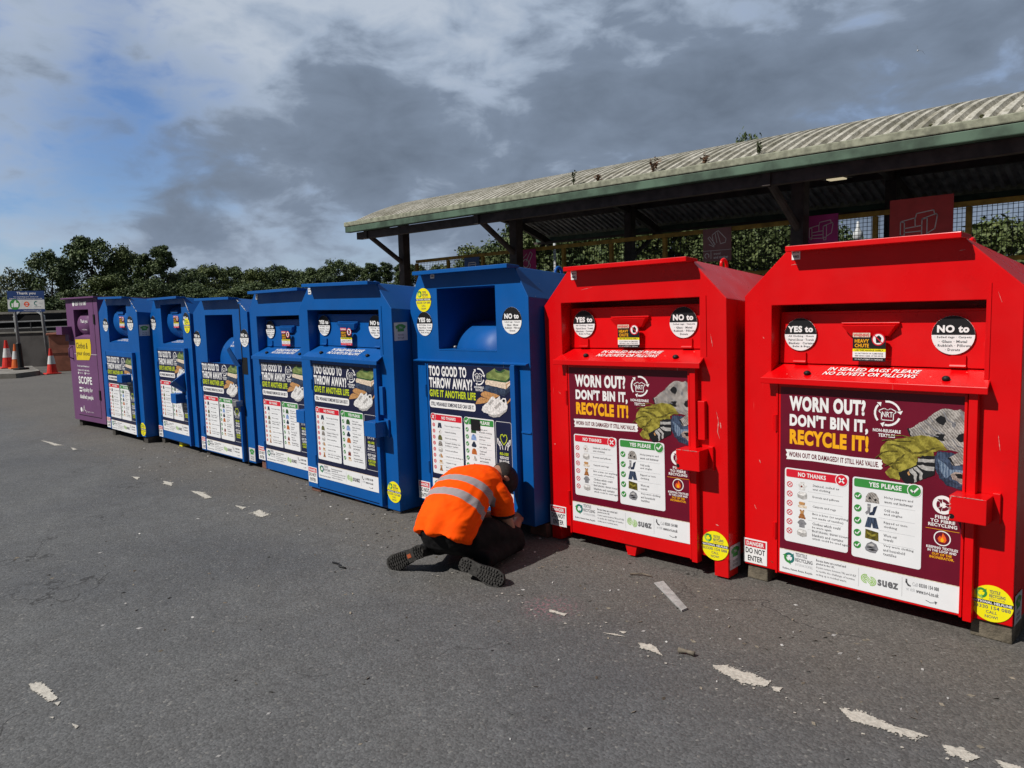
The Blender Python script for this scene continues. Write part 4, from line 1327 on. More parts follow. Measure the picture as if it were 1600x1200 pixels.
b.box(1.04, 1.13, -.10, -.018, .60, .66, 'steel')
b.build('padlock', b3, bevel=.006)

# two with a barrel chute
b2, b2d = open_bank('blue clothing bank with a bent hood over its lock, second bank from the purple one', (-10.0346, 3.533, -.017, .0731, .0013, -.0034), 1.298, 1.568, 1.760, .158, (.381, 1.05, 1.212, 1.69), .225, .115, doorz=1.16, skirt=.10)
b1, b1d = open_bank('blue clothing bank standing against the purple bank, chute barrel filling its opening', (-11.378, 3.3225, .0459, .099, -.0158, -.0015), 1.302, 1.612, 1.796, .237, (.318, .96, 1.203, 1.70), .21, .008, doorz=1.085, tagp=(.27, 1.76), skirt=.005)
for rt, x0, x1, lk in ((b2, .45, 1.20, (.875, 1.035, .515, .628)), (b1, .38, 1.10, (.835, 1.0, .70, .80))):
    dr = drum(rt, x0, x1, .27, 1.48, .225, 60, 290)
    b = MB()
    b.hexa([(x0 + .12, .12, 1.60), (x0 + .34, .12, 1.60), (x0 + .34, .05, 1.58), (x0 + .12, .05, 1.58)], [(x0 + .12, .14, 1.64), (x0 + .34, .14, 1.64), (x0 + .34, .05, 1.61), (x0 + .12, .05, 1.61)], 'blue_paint')
    b.build('handle', dr)
    printed('warn1', None, 'warning_sticker', dr, x0 + .22, .042, 1.40)
    b = MB()
    b.hexa([(x0 - .06, .02, 1.205), (1.0, .02, 1.205), (1.0, .45, 1.32), (x0 - .06, .45, 1.32)], [(x0 - .06, .02, 1.213), (1.0, .02, 1.213), (1.0, .45, 1.328), (x0 - .06, .45, 1.328)], 'blue_paint')
    sh = b.build('chute_sill', rt)
    q = bpy.data.objects.new('lettering', PROTO['shelftext'])
    S.collection.objects.link(q)
    q.parent = sh
    q.rotation_euler = (-(math.pi / 2 - .26), 0, 0)
    q.location = (x0 + .30, .045, 1.2235)
    lockbox(rt, 'blue_paint', *lk, .13)
    printed('danger', None, 'warning_sign', rt, .010, -.0035, .012)
printed('yes88', None, 'sticker', b2, .098, -.0035, 1.472)
printed('no93', None, 'sticker', b2, 1.185, -.0035, 1.49)
printed('help85', None, 'sticker', b2, 1.205, -.0052, 1.43)
printed('yes88', None, 'sticker', b1, .225, -.0035, 1.439)
printed('no93', None, 'sticker', b1, 1.072, -.0035, 1.467)
printed('help85', None, 'sticker', b1, 1.235, -.0035, .10)
printed('tee', None, 'sticker', b1, 1.3055, .012, 1.305, R(90))
b = MB()
b.hexa([(.93, -.005, .64), (1.12, -.005, .64), (1.12, -.015, .64), (.93, -.015, .64)], [(.95, -.005, .86), (1.12, -.005, .90), (1.12, -.16, .80), (.93, -.16, .74)], 'blue_paint')
b.build('lock_hood', b2, bevel=.003)

# paint worn to bare metal along the sloping top edges
for rt, Wd, Hs, Ht, c in ((b1, 1.302, 1.612, 1.796, .237), (b2, 1.298, 1.568, 1.760, .158), (b3, 1.300, 1.593, 1.738, .232)):
    b = MB()
    n_ = 26
    for i in range(n_):
        if random.random() < .30:
            continue
        f0, f1 = i / n_, (i + random.uniform(.5, 1)) / n_
        P_ = lambda f: Vector((Wd - c + c * f, -.001, Ht + (Hs - Ht) * f))
        a_, e_ = P_(f0), P_(f1)
        b.tube([a_, e_], .0042, 'print_line', 5)
    b.build('worn_edge', rt)

# the purple bank
P = bank_root('clothing_bank', 'purple charity clothing bank at the far end of the row', 'purple clothing bank', -12.8515, 3.3063, .0922, .1002, -.0062, -.0038)
del P['group']
shell(P, 'purple_paint', 1.135, 1.826, 1.826, 0, 1.0, (.272, .812, 1.25, 1.665), .5, back_drop=.05)
b = MB()
b.hexa([(-.03, 1.03, 1.79), (1.16, 1.03, 1.79), (1.16, -.055, 1.826), (-.03, -.055, 1.826)], [(-.03, 1.03, 1.81), (1.16, 1.03, 1.81), (1.16, -.055, 1.848), (-.03, -.055, 1.848)], 'purple_paint')
b.build('roof', P, bevel=.003)
dr = drum(P, .29, .80, .24, 1.45, .205, 60, 250, 'purple_paint')
t = MB()
t.text('Thank you', -.12, .13, 0, .065, 0, 'sticker_white', .02, 2)
t.text('for your donation', -.08, .10, -.10, -.07, 0, 'sticker_white', 0, 1)
q = t.build('lettering', dr)
q.location = (.54, .032, 1.455)
b = MB()
b.hexa([(.275, .0, 1.248), (.81, .0, 1.248), (.81, .3, 1.36), (.275, .3, 1.36)], [(.275, .0, 1.256), (.81, .0, 1.256), (.81, .3, 1.368), (.275, .3, 1.368)], 'purple_paint')
b.build('chute_sill', P)
b = MB()
b.box(.990, .997, -.0025, .003, .085, 1.80, 'dark_gap')
b.box(.183, .990, -.0025, .003, .078, .087, 'dark_gap')
b.box(.19, 1.00, -.0025, .003, 1.006, 1.011, 'print_shoewhite')
b.build('door_seam', P)
for z in (.42, 1.52):
    b = MB()
    b.box(.985, 1.03, -.012, .002, z - .07, z + .07, 'dark_gap')
    b.build('hinge', P)
b = MB()
b.box(-.06, .16, -.14, -.04, 1.30, 1.42, 'purple_paint')
b.box(.02, .16, -.05, .004, 1.20, 1.42, 'purple_paint')
b.build('lock_box', P, bevel=.003)
b = MB()
b.tube([(.13, .0, .93), (.12, -.05, .96), (.12, -.05, 1.09), (.13, 0, 1.12)], .009, 'purple_paint', 8)
b.build('handle', P, smooth=True)
t = MB()
bag = [(.265, 1.225), (.80, 1.235), (.815, 1.15), (.80, 1.02), (.72, .925), (.26, .915)]
t.poly(bag, 0, 'bag_yellow')
t.text('Clothes &', .285, .70, 1.09, 1.18, -E, 'sticker_black', .01, 2)
t.text('your shoes', .285, .76, .97, 1.055, -E, 'sticker_black', .01, 2)
q = t.build('bag_print', P)
q.location = (0, -.0035, 0)
q['label'] = 'yellow bag print with handwritten black words'
t = MB()
t.disc(.30, 1.755, .035, 0, 'sticker_white')
t.text('0207 710 1087', .36, .775, 1.725, 1.785, 0, 'sticker_white', .03, 2)
q = t.build('phone_number', P)
q.location = (0, -.0035, 0)
t = MB()
t.text('For the latest information on', .27, .70, .815, .845, 0, 'sticker_white', .01, 1)
t.text('donations call or visit online', .27, .69, .755, .785, 0, 'sticker_white', .01, 1)
t.disc(.285, .722, .018, 0, 'sticker_white')
t.text('@scope', .32, .46, .712, .738, 0, 'sticker_white', .01, 1)
t.disc(.53, .722, .018, 0, 'sticker_white')
t.text('/scope', .56, .70, .712, .738, 0, 'sticker_white', .01, 1)
q = t.build('small_print', P)
q.location = (0, -.0035, 0)
t = MB()
t.text('SCOPE', .27, .752, .56, .675, 0, 'sticker_white', .03, 3)
t.rect(.275, .365, .485, .51, 0, 'sticker_white')
t.rect(.275, .365, .44, .465, 0, 'sticker_white')
t.text('Equality for', .39, .75, .43, .51, 0, 'sticker_white', .02, 2)
t.text('disabled people', .275, .755, .32, .40, 0, 'sticker_white', .03, 2)
q = t.build('charity_name', P)
q.location = (0, -.0035, 0)
t = MB()
t.disc(.285, .165, .035, 0, 'sticker_white')
t.stroke([(.34, .14), (.37, .18), (.39, .23), (.40, .17), (.45, .15), (.46, .13)], .008, 0, 'sticker_white')
t.text('Registered charity', .50, .73, .135, .155, 0, 'sticker_white', 0, 1)
q = t.build('logo', P)
q.location = (0, -.0035, 0)
# ------------------------------------------------------------------ blocks the banks stand on
plain('old_timber', (0.135, 0.115, 0.085), 0.85, 0.55, 14, bmp=.6)
plain('old_brick', (0.16, 0.075, 0.055), 0.9, 0.4, 14, bmp=.5)
plain('dark_block', (0.055, 0.05, 0.045), 0.9, 0.4, 14, bmp=.4)


def block(root, u, v, w, dp, m, label, top=None):
    p = Matrix.Translation(root.location) @ root.rotation_euler.to_matrix().to_4x4() @ Vector((u, v, 0))
    h = (top if top is not None else p.z) - .004
    b = MB()
    b.hexa([(-w / 2, 0, 0), (w / 2, 0, 0), (w / 2, dp, 0), (-w / 2, dp, 0)], [(-w / 2 + .003, .004, h), (w / 2 - .004, .002, h), (w / 2 - .004, dp, h - .002), (-w / 2 + .003, dp, h - .002)], m)
    o = b.build('support_block', bevel=.006)
    o.location = (p.x, p.y, 0.0)
    o.rotation_euler = (0, 0, root.rotation_euler.z)
    tag(o, label, 'block', 'blocks under the banks')


block(r1, .075, .012, .125, .3, 'old_timber', 'mossy timber block under the left corner of the nearest red bank, below its DANGER sign')
block(r1, 1.235, .012, .17, .3, 'old_timber', 'weathered timber block under the right corner of the nearest red bank, below the yellow sticker')
block(b5, .085, .02, .15, .3, 'old_brick', 'brown block under the left corner of the blue bank left of the worker')
block(b5, .71, .03, .10, .25, 'old_brick', 'brown block under the middle of the blue bank left of the worker')
block(b5, 1.265, .004, .10, .3, 'dark_block', 'dark block under the right corner of the blue bank left of the worker')
block(b4, .10, .02, .17, .3, 'old_brick', 'brick coloured block under the blue bank half hidden behind its neighbour')
block(b6, 1.20, .10, .16, .2, 'old_brick', 'reddish block in shade under the right corner of the bank the worker kneels at')
block(b3, .09, .03, .09, .3, 'dark_block', 'black block under the left corner of the bank with the tallest opening')
block(b2, .58, .05, .10, .25, 'sticker_yellow', 'yellow and white block under the middle of the second blue bank from the purple one')
block(b2, .07, .02, .12, .3, 'dark_block', 'dark block under the left corner of the second blue bank from the purple one')
block(b1, 1.225, .02, .16, .5, 'dark_block', 'dark block under the right corner of the blue bank beside the purple one')
block(b1, .13, .03, .11, .3, 'dark_block', 'dark block under the left corner of the blue bank beside the purple one')
block(P, .10, .04, .12, .8, 'dark_block', 'black block under the left corner of the purple bank')

# ------------------------------------------------------------------ ground
m, t, b_ = newmat('asphalt')
v = coords(t)
vor = t.nodes.new('ShaderNodeTexVoronoi')
vor.inputs['Scale'].default_value = 95
t.links.new(v, vor.inputs['Vector'])
stone = t.nodes.new('ShaderNodeSeparateColor')
t.links.new(vor.outputs['Color'], stone.inputs[0])
grain = tnoise(t, v, 260, 3, 0.7)
big_ = maprange(t, tnoise(t, v, 0.55, 6, 0.6, 0.4), 0.3, 0.7)
med_ = maprange(t, tnoise(t, v, 5.5, 5, 0.6), 0.35, 0.7)
base = mixcol(t, big_, (0.088, 0.0915, 0.098), (0.124, 0.1265, 0.128))
base = mixcol(t, mathn(t, 'MULTIPLY', med_, 0.30), base, (0.062, 0.060, 0.058))
# brown grit that collects along the foot of the banks
sp = t.nodes.new('ShaderNodeSeparateXYZ')
t.links.new(v, sp.inputs[0])
grit = maprange(t, mathn(t, 'ADD', sp.outputs[1], mathn(t, 'MULTIPLY', tnoise(t, v, 1.3, 5, 0.65), 1.6)), 3.0, 4.3)
base = mixcol(t, mathn(t, 'MULTIPLY', grit, 0.55), base, (0.125, 0.108, 0.088))
sv = mathn(t, 'ADD', 0.72, mathn(t, 'MULTIPLY', stone.outputs[0], 0.56))
vm = t.nodes.new('ShaderNodeVectorMath')
vm.operation = 'SCALE'
t.links.new(base, vm.inputs[0])
t.links.new(sv, vm.inputs['Scale'])
spk = maprange(t, stone.outputs[1], 0.965, 0.985)
c = mixcol(t, mathn(t, 'MULTIPLY', spk, 0.40), vm.outputs[0], (0.30, 0.29, 0.27))
gr = maprange(t, grain, 0.35, 0.7)
c = mixcol(t, mathn(t, 'MULTIPLY', gr, 0.35), c, (0.035, 0.034, 0.033))
stain = maprange(t, tnoise(t, v, 2.3, 4, 0.7, 0.6), 0.66, 0.74)
c = mixcol(t, mathn(t, 'MULTIPLY', stain, 0.22), c, (0.035, 0.034, 0.034))
# old oil drips, a darker wheel track and thin cracks
oil = maprange(t, tnoise(t, v, 7.0, 3, 0.5, 0.3), 0.70, 0.78)
oil = mathn(t, 'MULTIPLY', oil, maprange(t, tnoise(t, v, 0.9, 2), 0.5, 0.6))
c = mixcol(t, mathn(t, 'MULTIPLY', oil, 0.45), c, (0.028, 0.027, 0.027))
mt_ = t.nodes.new('ShaderNodeMapping')
t.links.new(v, mt_.inputs[0])
mt_.inputs['Rotation'].default_value = (0, 0, R(-4))
mt_.inputs['Scale'].default_value = (0.12, 1.6, 1)
trk = maprange(t, tnoise(t, mt_.outputs[0], 1.0, 3, 0.5), 0.55, 0.72)
c = mixcol(t, mathn(t, 'MULTIPLY', trk, 0.22), c, (0.048, 0.048, 0.049))
wv_ = t.nodes.new('ShaderNodeVectorMath')
wv_.operation = 'ADD'
cn = t.nodes.new('ShaderNodeTexNoise')
cn.inputs['Scale'].default_value = 2.0
cn.inputs['Detail'].default_value = 5
t.links.new(v, cn.inputs['Vector'])
t.links.new(v, wv_.inputs[0])
t.links.new(cn.outputs['Color'], wv_.inputs[1])
crk = t.nodes.new('ShaderNodeTexVoronoi')
crk.feature = 'DISTANCE_TO_EDGE'
crk.inputs['Scale'].default_value = 0.42
t.links.new(wv_.outputs[0], crk.inputs['Vector'])
ck = mathn(t, 'MULTIPLY', maprange(t, crk.outputs['Distance'], 0.0035, 0.0012), maprange(t, tnoise(t, v, 0.7, 3), 0.50, 0.60))
c = mixcol(t, mathn(t, 'MULTIPLY', ck, 0.7), c, (0.022, 0.021, 0.021))
pk = t.nodes.new('ShaderNodeVectorMath')
pk.operation = 'DISTANCE'
t.links.new(v, pk.inputs[0])
pk.inputs[1].default_value = (-2.60, 2.84, 0)
pkm = mathn(t, 'MULTIPLY', maprange(t, pk.outputs['Value'], 0.22, 0.04), maprange(t, tnoise(t, v, 45, 4, 0.7), 0.5, 0.6))
c = mixcol(t, mathn(t, 'MULTIPLY', pkm, 0.6), c, (0.30, 0.13, 0.16))
t.links.new(c, b_.inputs['Base Color'])
b_.inputs['Roughness'].default_value = 0.82
b_.inputs['Specular IOR Level'].default_value = 0.35
hh = mathn(t, 'ADD', mathn(t, 'MULTIPLY', vor.outputs['Distance'], -1.0), mathn(t, 'MULTIPLY', grain, 0.35))
bump(t, b_, hh, 0.5, 0.005)
g = MB()
q = 700
g.face([(-q, -q, 0), (q, -q, 0), (q, q, 0), (-q, q, 0)], 'asphalt')
struct(g.build('ground'))

m, t, b_ = newmat('worn_paint')
v = coords(t)
pc = mixcol(t, maprange(t, tnoise(t, v, 60, 5, 0.7), 0.35, 0.7), (0.54, 0.51, 0.45), (0.34, 0.32, 0.28))
vr = t.nodes.new('ShaderNodeTexVoronoi')
vr.inputs['Scale'].default_value = 95
t.links.new(v, vr.inputs['Vector'])
t.links.new(pc, b_.inputs['Base Color'])
ea = t.nodes.new('ShaderNodeAttribute')
ea.attribute_name = 'edge'
left_ = mathn(t, 'SUBTRACT', mathn(t, 'ADD', mathn(t, 'MULTIPLY', ea.outputs['Fac'], 0.42), 0.46), mathn(t, 'ADD', mathn(t, 'MULTIPLY', tnoise(t, v, 20, 7, 0.78), 0.9), mathn(t, 'MULTIPLY', vr.outputs['Distance'], 0.30)))
t.links.new(maprange(t, left_, -0.02, 0.03), b_.inputs['Alpha'])
b_.inputs['Roughness'].default_value = 0.75
bump(t, b_, tnoise(t, v, 150, 3), 0.5, 0.004)
g = MB()


edge_val = []
for i, mk in enumerate(MARKS):
    pts = ragged(mk, .004, .030, i)
    n = len(pts)
    cx_, cy_ = sum(p[0] for p in pts) / n, sum(p[1] for p in pts) / n
    # the ring just inside each outline point, then the middle line of the patch
    ax_ = max(mk, key=lambda p: math.dist(p, (cx_, cy_)))
    dx, dy = ax_[0] - cx_, ax_[1] - cy_
    l = math.hypot(dx, dy) or 1
    dx, dy = dx / l, dy / l
    vs = []
    ev = []
    for sc_, wv2 in ((1.0, 0.0), (0.72, .55), (0.42, 1.0)):
        for p in pts:
            a_ = (p[0] - cx_) * dx + (p[1] - cy_) * dy
            c_ = -(p[0] - cx_) * dy + (p[1] - cy_) * dx
            la = a_ * (1.06 if sc_ == 1.0 else (.96 if sc_ > .5 else .84))
            lc = c_ * (1.22 if sc_ == 1.0 else sc_)
            vs.append((cx_ + la * dx - lc * dy, cy_ + la * dy + lc * dx, .004))
            ev.append(wv2 * (.72 if cx_ < -5 else 1))
    vs.append((cx_, cy_, .004))
    ev.append(.72 if cx_ < -5 else 1.0)
    fs = []
    for r_ in range(2):
        for k in range(n):
            fs.append((r_ * n + k, r_ * n + (k + 1) % n, (r_ + 1) * n + (k + 1) % n, (r_ + 1) * n + k))
    fs += [(2 * n + k, 2 * n + (k + 1) % n, 3 * n) for k in range(n)]
    g.mesh(vs, fs, 'worn_paint')
    edge_val += ev
for k in range(130):
    x = random.uniform(-12, -.4)
    y = 2.77 + random.gauss(0, .06)
    s = random.uniform(.003, .008)
    edge_val += [1.0] * 6
    g.face([(x + s * random.uniform(.5, 1.3) * math.cos(a), y + s * random.uniform(.5, 1.3) * math.sin(a), .0045) for a in np.linspace(0, 2 * math.pi, 7)[:-1]], 'worn_paint')
o = g.build('road_marking')
at_ = o.data.attributes.new('edge', 'FLOAT', 'POINT')
at_.data.foreach_set('value', edge_val)
struct(o)

# litter
plain('strip_grey', (0.34, 0.34, 0.335), 0.6, 0.25, 20)
b = MB()
b.hexa([(-2.376, 3.476, .001), (-2.041, 3.234, .001), (-2.035, 3.278, .001), (-2.352, 3.536, .001)], [(-2.376, 3.476, .006), (-2.041, 3.234, .012), (-2.035, 3.278, .012), (-2.352, 3.536, .006)], 'strip_grey')
MATS['steel'].node_tree.nodes['Principled BSDF'].inputs['Roughness'].default_value = 0.5
tag(b.build('metal_strip', bevel=.001), 'flat grey metal strip lying on the asphalt in front of the red banks', 'metal strip')
plain('dry_twig', (0.16, 0.13, 0.10), 0.9, 0.4, 30)
plain('leaf_litter', (0.22, 0.19, 0.15), 0.9, 0.4, 30)
b = MB()
b.tube([(-1.807, 2.832, .014), (-1.77, 2.842, .015), (-1.733, 2.847, .013)], [.013, .008, .012], 'leaf_litter', 8)
tag(b.build('paper_scrap', smooth=True), 'twisted pale paper scrap on the worn painted line', 'litter')
b = MB()
b.tube([(-4.136, 2.457, .006), (-4.07, 2.46, .012), (-4.03, 2.44, .008), (-3.978, 2.451, .006)], .006, 'black_rubber', 6)
tag(b.build('rubber_strip', smooth=True), 'short black rubber strip on the asphalt left of the worker', 'litter')
b = MB()
b.tube([(-2.56, 3.50, .008), (-2.50, 3.54, .012), (-2.44, 3.55, .007)], [.006, .005, .003], 'dry_twig', 6)
tag(b.build('twig'), 'thin brown twig on the asphalt below the red bank with legs', 'twig')
g = MB()
rr = random.Random(5)
for k in range(760):
    if k < 560:
        x, y = rr.uniform(-12, -.6), 3.32 + rr.gauss(0, .26)
    else:
        x, y = rr.uniform(-6, .5), rr.uniform(1.0, 3.4)
    if x < -11 + y - 2:
        continue
    s = rr.uniform(.003, .012)
    a0 = rr.uniform(0, 6.28)
    zt = rr.uniform(.003, .009)
    p = [(x + s * f * math.cos(a0 + a), y + s * f * math.sin(a0 + a), zt * (0.5 + 0.5 * math.sin(a))) for a, f in ((0, 1.6), (1.6, .6), (3.1, 1.4), (4.6, .5))]
    g.mesh(p + [(x, y, .001)], [(0, 1, 2, 3), (0, 4, 1), (1, 4, 2), (2, 4, 3), (3, 4, 0)], rr.choice(['leaf_litter', 'leaf_litter', 'print_shoegrey', 'dry_twig']))
struct(g.build('gravel_litter'), 'stuff')

# ------------------------------------------------------------------ shelter on the raised platform
plain('platform_concrete', (0.20, 0.19, 0.18), 0.9, 0.3, 3, bmp=.3)
plain('dark_steel', (0.065, 0.050, 0.047), 0.6, 0.4, 6)
plain('gutter_green', (0.075, 0.125, 0.088), 0.6, 0.5, 3)
plain('gutter_pale', (0.26, 0.27, 0.20), 0.8, 0.4, 12)
plain('rail_yellow', (0.34, 0.21, 0.035), 0.6, 0.4, 8)
plain('mesh_wire', (0.035, 0.03, 0.028), 0.6)
m, t, b_ = newmat('roof_sheet')
v = coords(t)
f1 = maprange(t, tnoise(t, v, 3.0, 7, 0.72), 0.35, 0.68)
f2 = maprange(t, tnoise(t, v, 26, 5, 0.75), 0.50, 0.60)
c = mixcol(t, f1, (0.52, 0.50, 0.44), (0.22, 0.21, 0.16))
mr = t.nodes.new('ShaderNodeMapping')
t.links.new(v, mr.inputs[0])
mr.inputs['Scale'].default_value = (5, .5, .5)
run = maprange(t, tnoise(t, mr.outputs[0], 1.0, 5, 0.7), 0.5, 0.72)
c = mixcol(t, mathn(t, 'MULTIPLY', run, 0.5), c, (0.20, 0.17, 0.12))
c = mixcol(t, mathn(t, 'MULTIPLY', f2, 0.55), c, (0.15, 0.14, 0.085))
t.links.new(c, b_.inputs['Base Color'])
b_.inputs['Roughness'].default_value = 0.9
bump(t, b_, tnoise(t, v, 40, 4), 0.4, 0.01)

YG, YB = 8.62, 14.2
XL, XR = -13.05, 6.0
ZE = 3.36
g = MB()
g.box(-13.2, 9, 9.55, 24, 0, 1.38, 'platform_concrete')
struct(g.build('platform'))

shel = thing('canopy_shelter', 'long open canopy with a curved corrugated roof and green gutter behind the banks', 'shelter', ((XL + XR) / 2, (YG + YB) / 2, 1.38))
inv = Matrix.Translation(-shel.location)


def sub(b, name, parent=shel, **k):
    b.v = [(p[0] - shel.location.x, p[1] - shel.location.y, p[2] - shel.location.z) for p in b.v] if parent is shel else b.v
    return b.build(name, parent, **k)


def arc(y):
    f = (y - YG) / (YB - YG)
    return ZE + 0.66 * (1 - (2 * f - 1) ** 2) - .12 * 0


ys = [YG + (YB - YG) * (0.5 - 0.5 * math.cos(math.pi * i / 22)) for i in range(23)]
xs, hs = [], []
x = XL
while x < XR:
    for dx, h in ((0, 0), (.055, 0), (.070, .046), (.125, .046), (.15, 0)):
        xs.append(x + dx)
        hs.append(h)
    x += .152
vs, fs = [], []
nx, ny = len(xs), len(ys)
for side in (0, 1):
    for j, y in enumerate(ys):
        for i in range(nx):
            vs.append((xs[i], y, arc(y) + hs[i] - side * .03))
for j in range(ny - 1):
    for i in range(nx - 1):
        a = j * nx + i
        fs.append((a, a + 1, a + nx + 1, a + nx))
        o = nx * ny
        fs.append((o + a, o + a + nx, o + a + nx + 1, o + a + 1))
o = nx * ny
for i in range(nx - 1):
    fs.append((i, o + i, o + i + 1, i + 1))
    a = (ny - 1) * nx + i
    fs.append((a, a + 1, o + a + 1, o + a))
for j in range(ny - 1):
    for e_ in (0, nx - 1):
        a = j * nx + e_
        fs.append((a, a + nx, o + a + nx, o + a))
b = MB()
k1 = (nx - 1) * (ny - 1)
b.mesh(vs, fs, 'roof_sheet')
plain('roof_underside', (0.30, 0.29, 0.28), 0.9, 0.4, 5)
ki = b.mi('roof_underside')
for i in range(2 * k1):
    if i % 2 == 1:
        b.m[i] = ki
sub(b, 'roof')
b = MB()
for y0 in (YG - .10, YB - .03):
    b.box(XL - .12, XR, y0, y0 + .13, ZE - .17, ZE - .055, 'gutter_green')
    b.box(XL - .14, XR, y0 - .012, y0 + .142, ZE - .053, ZE + .035, 'gutter_pale')
sub(b, 'gutter', bevel=.012)
b = MB()
for y0 in (YG + .06, YB - .28):
    b.box(XL + .05, XR, y0, y0 + .12, ZE - (.31 if y0 < 10 else .22), ZE - .171, 'dark_steel')
for f in (.18, .34, .5, .66, .82):
    y = YG + (YB - YG) * f
    b.box(XL + .05, XR, y - .04, y + .04, arc(y) - .16, arc(y) - .032, 'dark_steel')
sub(b, 'purlins')
FR = (-12.66, -9.40, -4.27, .4, 4.6)
for x in FR:
    for y in (9.6, 13.0):
        b = MB()
        b.box(x - .085, x + .085, y - .085, y + .085, 1.38, arc(y) - .18, 'dark_steel')
        sub(b, 'post', bevel=.004)
    for (ya, za, yb, zb) in ((9.6, 2.55, 8.78, 3.08), (13.0, 2.55, 13.9, 3.1)):
        b = MB()
        b.tube([(x, ya, za), (x, yb, zb)], .05, 'dark_steel', 8)
        sub(b, 'brace')
    b = MB()
    pr = [(y, arc(y) - .17) for y in ys[1:-1]] + [(y, arc(y) - .33) for y in reversed(ys[1:-1])]
    for (p, p2), (q1, q2) in zip(zip(pr[:21], pr[1:21]), zip(list(reversed(pr[21:])), list(reversed(pr[21:]))[1:])):
        b.hexa([(x - .05, p[0], p[1]), (x + .05, p[0], p[1]), (x + .05, p2[0], p2[1]), (x - .05, p2[0], p2[1])], [(x - .05, q1[0], q1[1]), (x + .05, q1[0], q1[1]), (x + .05, q2[0], q2[1]), (x - .05, q2[0], q2[1])], 'dark_steel')
    sub(b, 'rafter')
m, t, b_ = newmat('lamp_glow')
b_.inputs['Base Color'].default_value = (.8, .75, .6, 1)
b_.inputs['Emission Color'].default_value = (1.0, .85, .55, 1)
b_.inputs['Emission Strength'].default_value = .5
b = MB()
b.box(-4.33, -3.95, 10.3, 10.5, 3.28, 3.38, 'dark_steel')
b.box(-4.24, -4.02, 10.33, 10.47, 3.262, 3.2795, 'lamp_glow')
b.box(-4.17, -4.11, 10.37, 10.43, 3.38, 3.9, 'dark_steel')
sub(b, 'lamp', bevel=.004)

shel.location.z -= .10
shel.rotation_euler = (0, .0113, 0)


def zoff(x):
    return -.10 - .0113 * (x + 3.52)


# moss and grit lying along the eaves edge of the roof
plain('moss', (0.055, 0.058, 0.022), 0.9, 0.5, 40)
g = MB()
rr = random.Random(21)
for k in range(230):
    x = rr.uniform(XL, 3)
    y = YG + .02 + abs(rr.gauss(0, .16)) + (rr.uniform(0, 2.2) if k % 4 == 0 else 0)
    s = rr.uniform(.008, .03)
    g.ball((x, y, arc(y) + .012 + zoff(x)), (s * rr.uniform(.8, 1.8), s, s * .6), rr.choice(['moss', 'moss', 'dark_block', 'dry_twig']), 6, 4)
struct(g.build('roof_moss'), 'stuff')

# weeds growing in the gutter
plain('dry_weed', (0.15, 0.085, 0.05), 0.8, 0.4, 30)
plain('green_weed', (0.05, 0.065, 0.025), 0.8, 0.4, 30)
for i, (px, h, mt, lab) in enumerate((a_, b2_ * .72, c_, e_) for a_, b2_, c_, e_ in ((-7.42, .34, 'green_weed', 'tall thin dark green weed in the gutter, farthest left of the upright weeds'), (-6.0, .30, 'dry_weed', 'bushy dry brown weed in the gutter above the first red bank'),
                                      (-4.45, .26, 'green_weed', 'thin dark weed in the gutter left of the canopy lamp'), (-6.95, .15, 'dry_weed', 'low dry reddish weed in the gutter between the two taller weeds'), (-5.2, .2, 'dry_weed', 'sparse dry weed stalk in the gutter near the middle of the roof'))):
    rr = random.Random(i)
    b = MB()
    for k in range(7 if mt == 'dry_weed' else 4):
        a = rr.uniform(0, 6.28)
        sprd = .45 if mt == 'dry_weed' else .14
        tip = (math.cos(a) * h * sprd * rr.uniform(.3, 1), math.sin(a) * h * sprd, h * rr.uniform(.7, 1))
        b.tube([(0, 0, 0), (tip[0] * .4, tip[1] * .4, tip[2] * .55), tip], [.004, .003, .002], mt, 4)
        for j in range(9):
            f = rr.uniform(.25, 1)
            c_ = Vector(tip) * f
            u = Vector((rr.uniform(-1, 1), rr.uniform(-1, 1), rr.uniform(-.3, 1))).normalized() * rr.uniform(.02, .05)
            w_ = u.orthogonal().normalized() * .013
            b.face([c_, c_ + u * .5 + w_, c_ + u, c_ + u * .5 - w_], mt)
    o = b.build('weed')
    o.location = (px * 8.66 / 8.95 * 1.0, YG - .04, ZE + .02 + zoff(px))
    tag(o, lab, 'weed', 'weeds in the gutter')

# ------------------------------------------------------------------ railing with wire mesh
YR = 9.88
ra = thing('railing', 'yellow railing with wire mesh panels along the raised platform', 'railing', (-4, YR, 1.38))


def rsub(b, name, **k):
    b.v = [(p[0] + 4, p[1] - YR, p[2] - 1.38) for p in b.v]
    return b.build(name, ra, **k)


b = MB()
b.box(-12.6, 4.0, YR - .03, YR + .03, 2.585, 2.645, 'rail_yellow')
b.box(-12.6, 4.0, YR - .03, YR + .03, 1.95, 2.00, 'rail_yellow')
b.box(-12.6, 4.0, YR - .03, YR + .03, 1.40, 1.46, 'rail_yellow')
rsub(b, 'rail', bevel=.006)
x = -12.6
while x < 4:
    b = MB()
    b.box(x - .03, x + .03, YR - .028, YR + .028, 1.38, 2.58, 'rail_yellow')
    rsub(b, 'post', bevel=.004)
    x += 1.02
b = MB()
x = -12.58
while x < 4:
    b.box(x - .0028, x + .0028, YR + .032, YR + .037, 1.45, 2.6, 'mesh_wire')
    x += .05
z = 1.47
while z < 2.6:
    b.box(-12.6, 4.0, YR + .0375, YR + .042, z - .0028, z + .0028, 'mesh_wire')
    z += .05
rsub(b, 'wire_mesh')

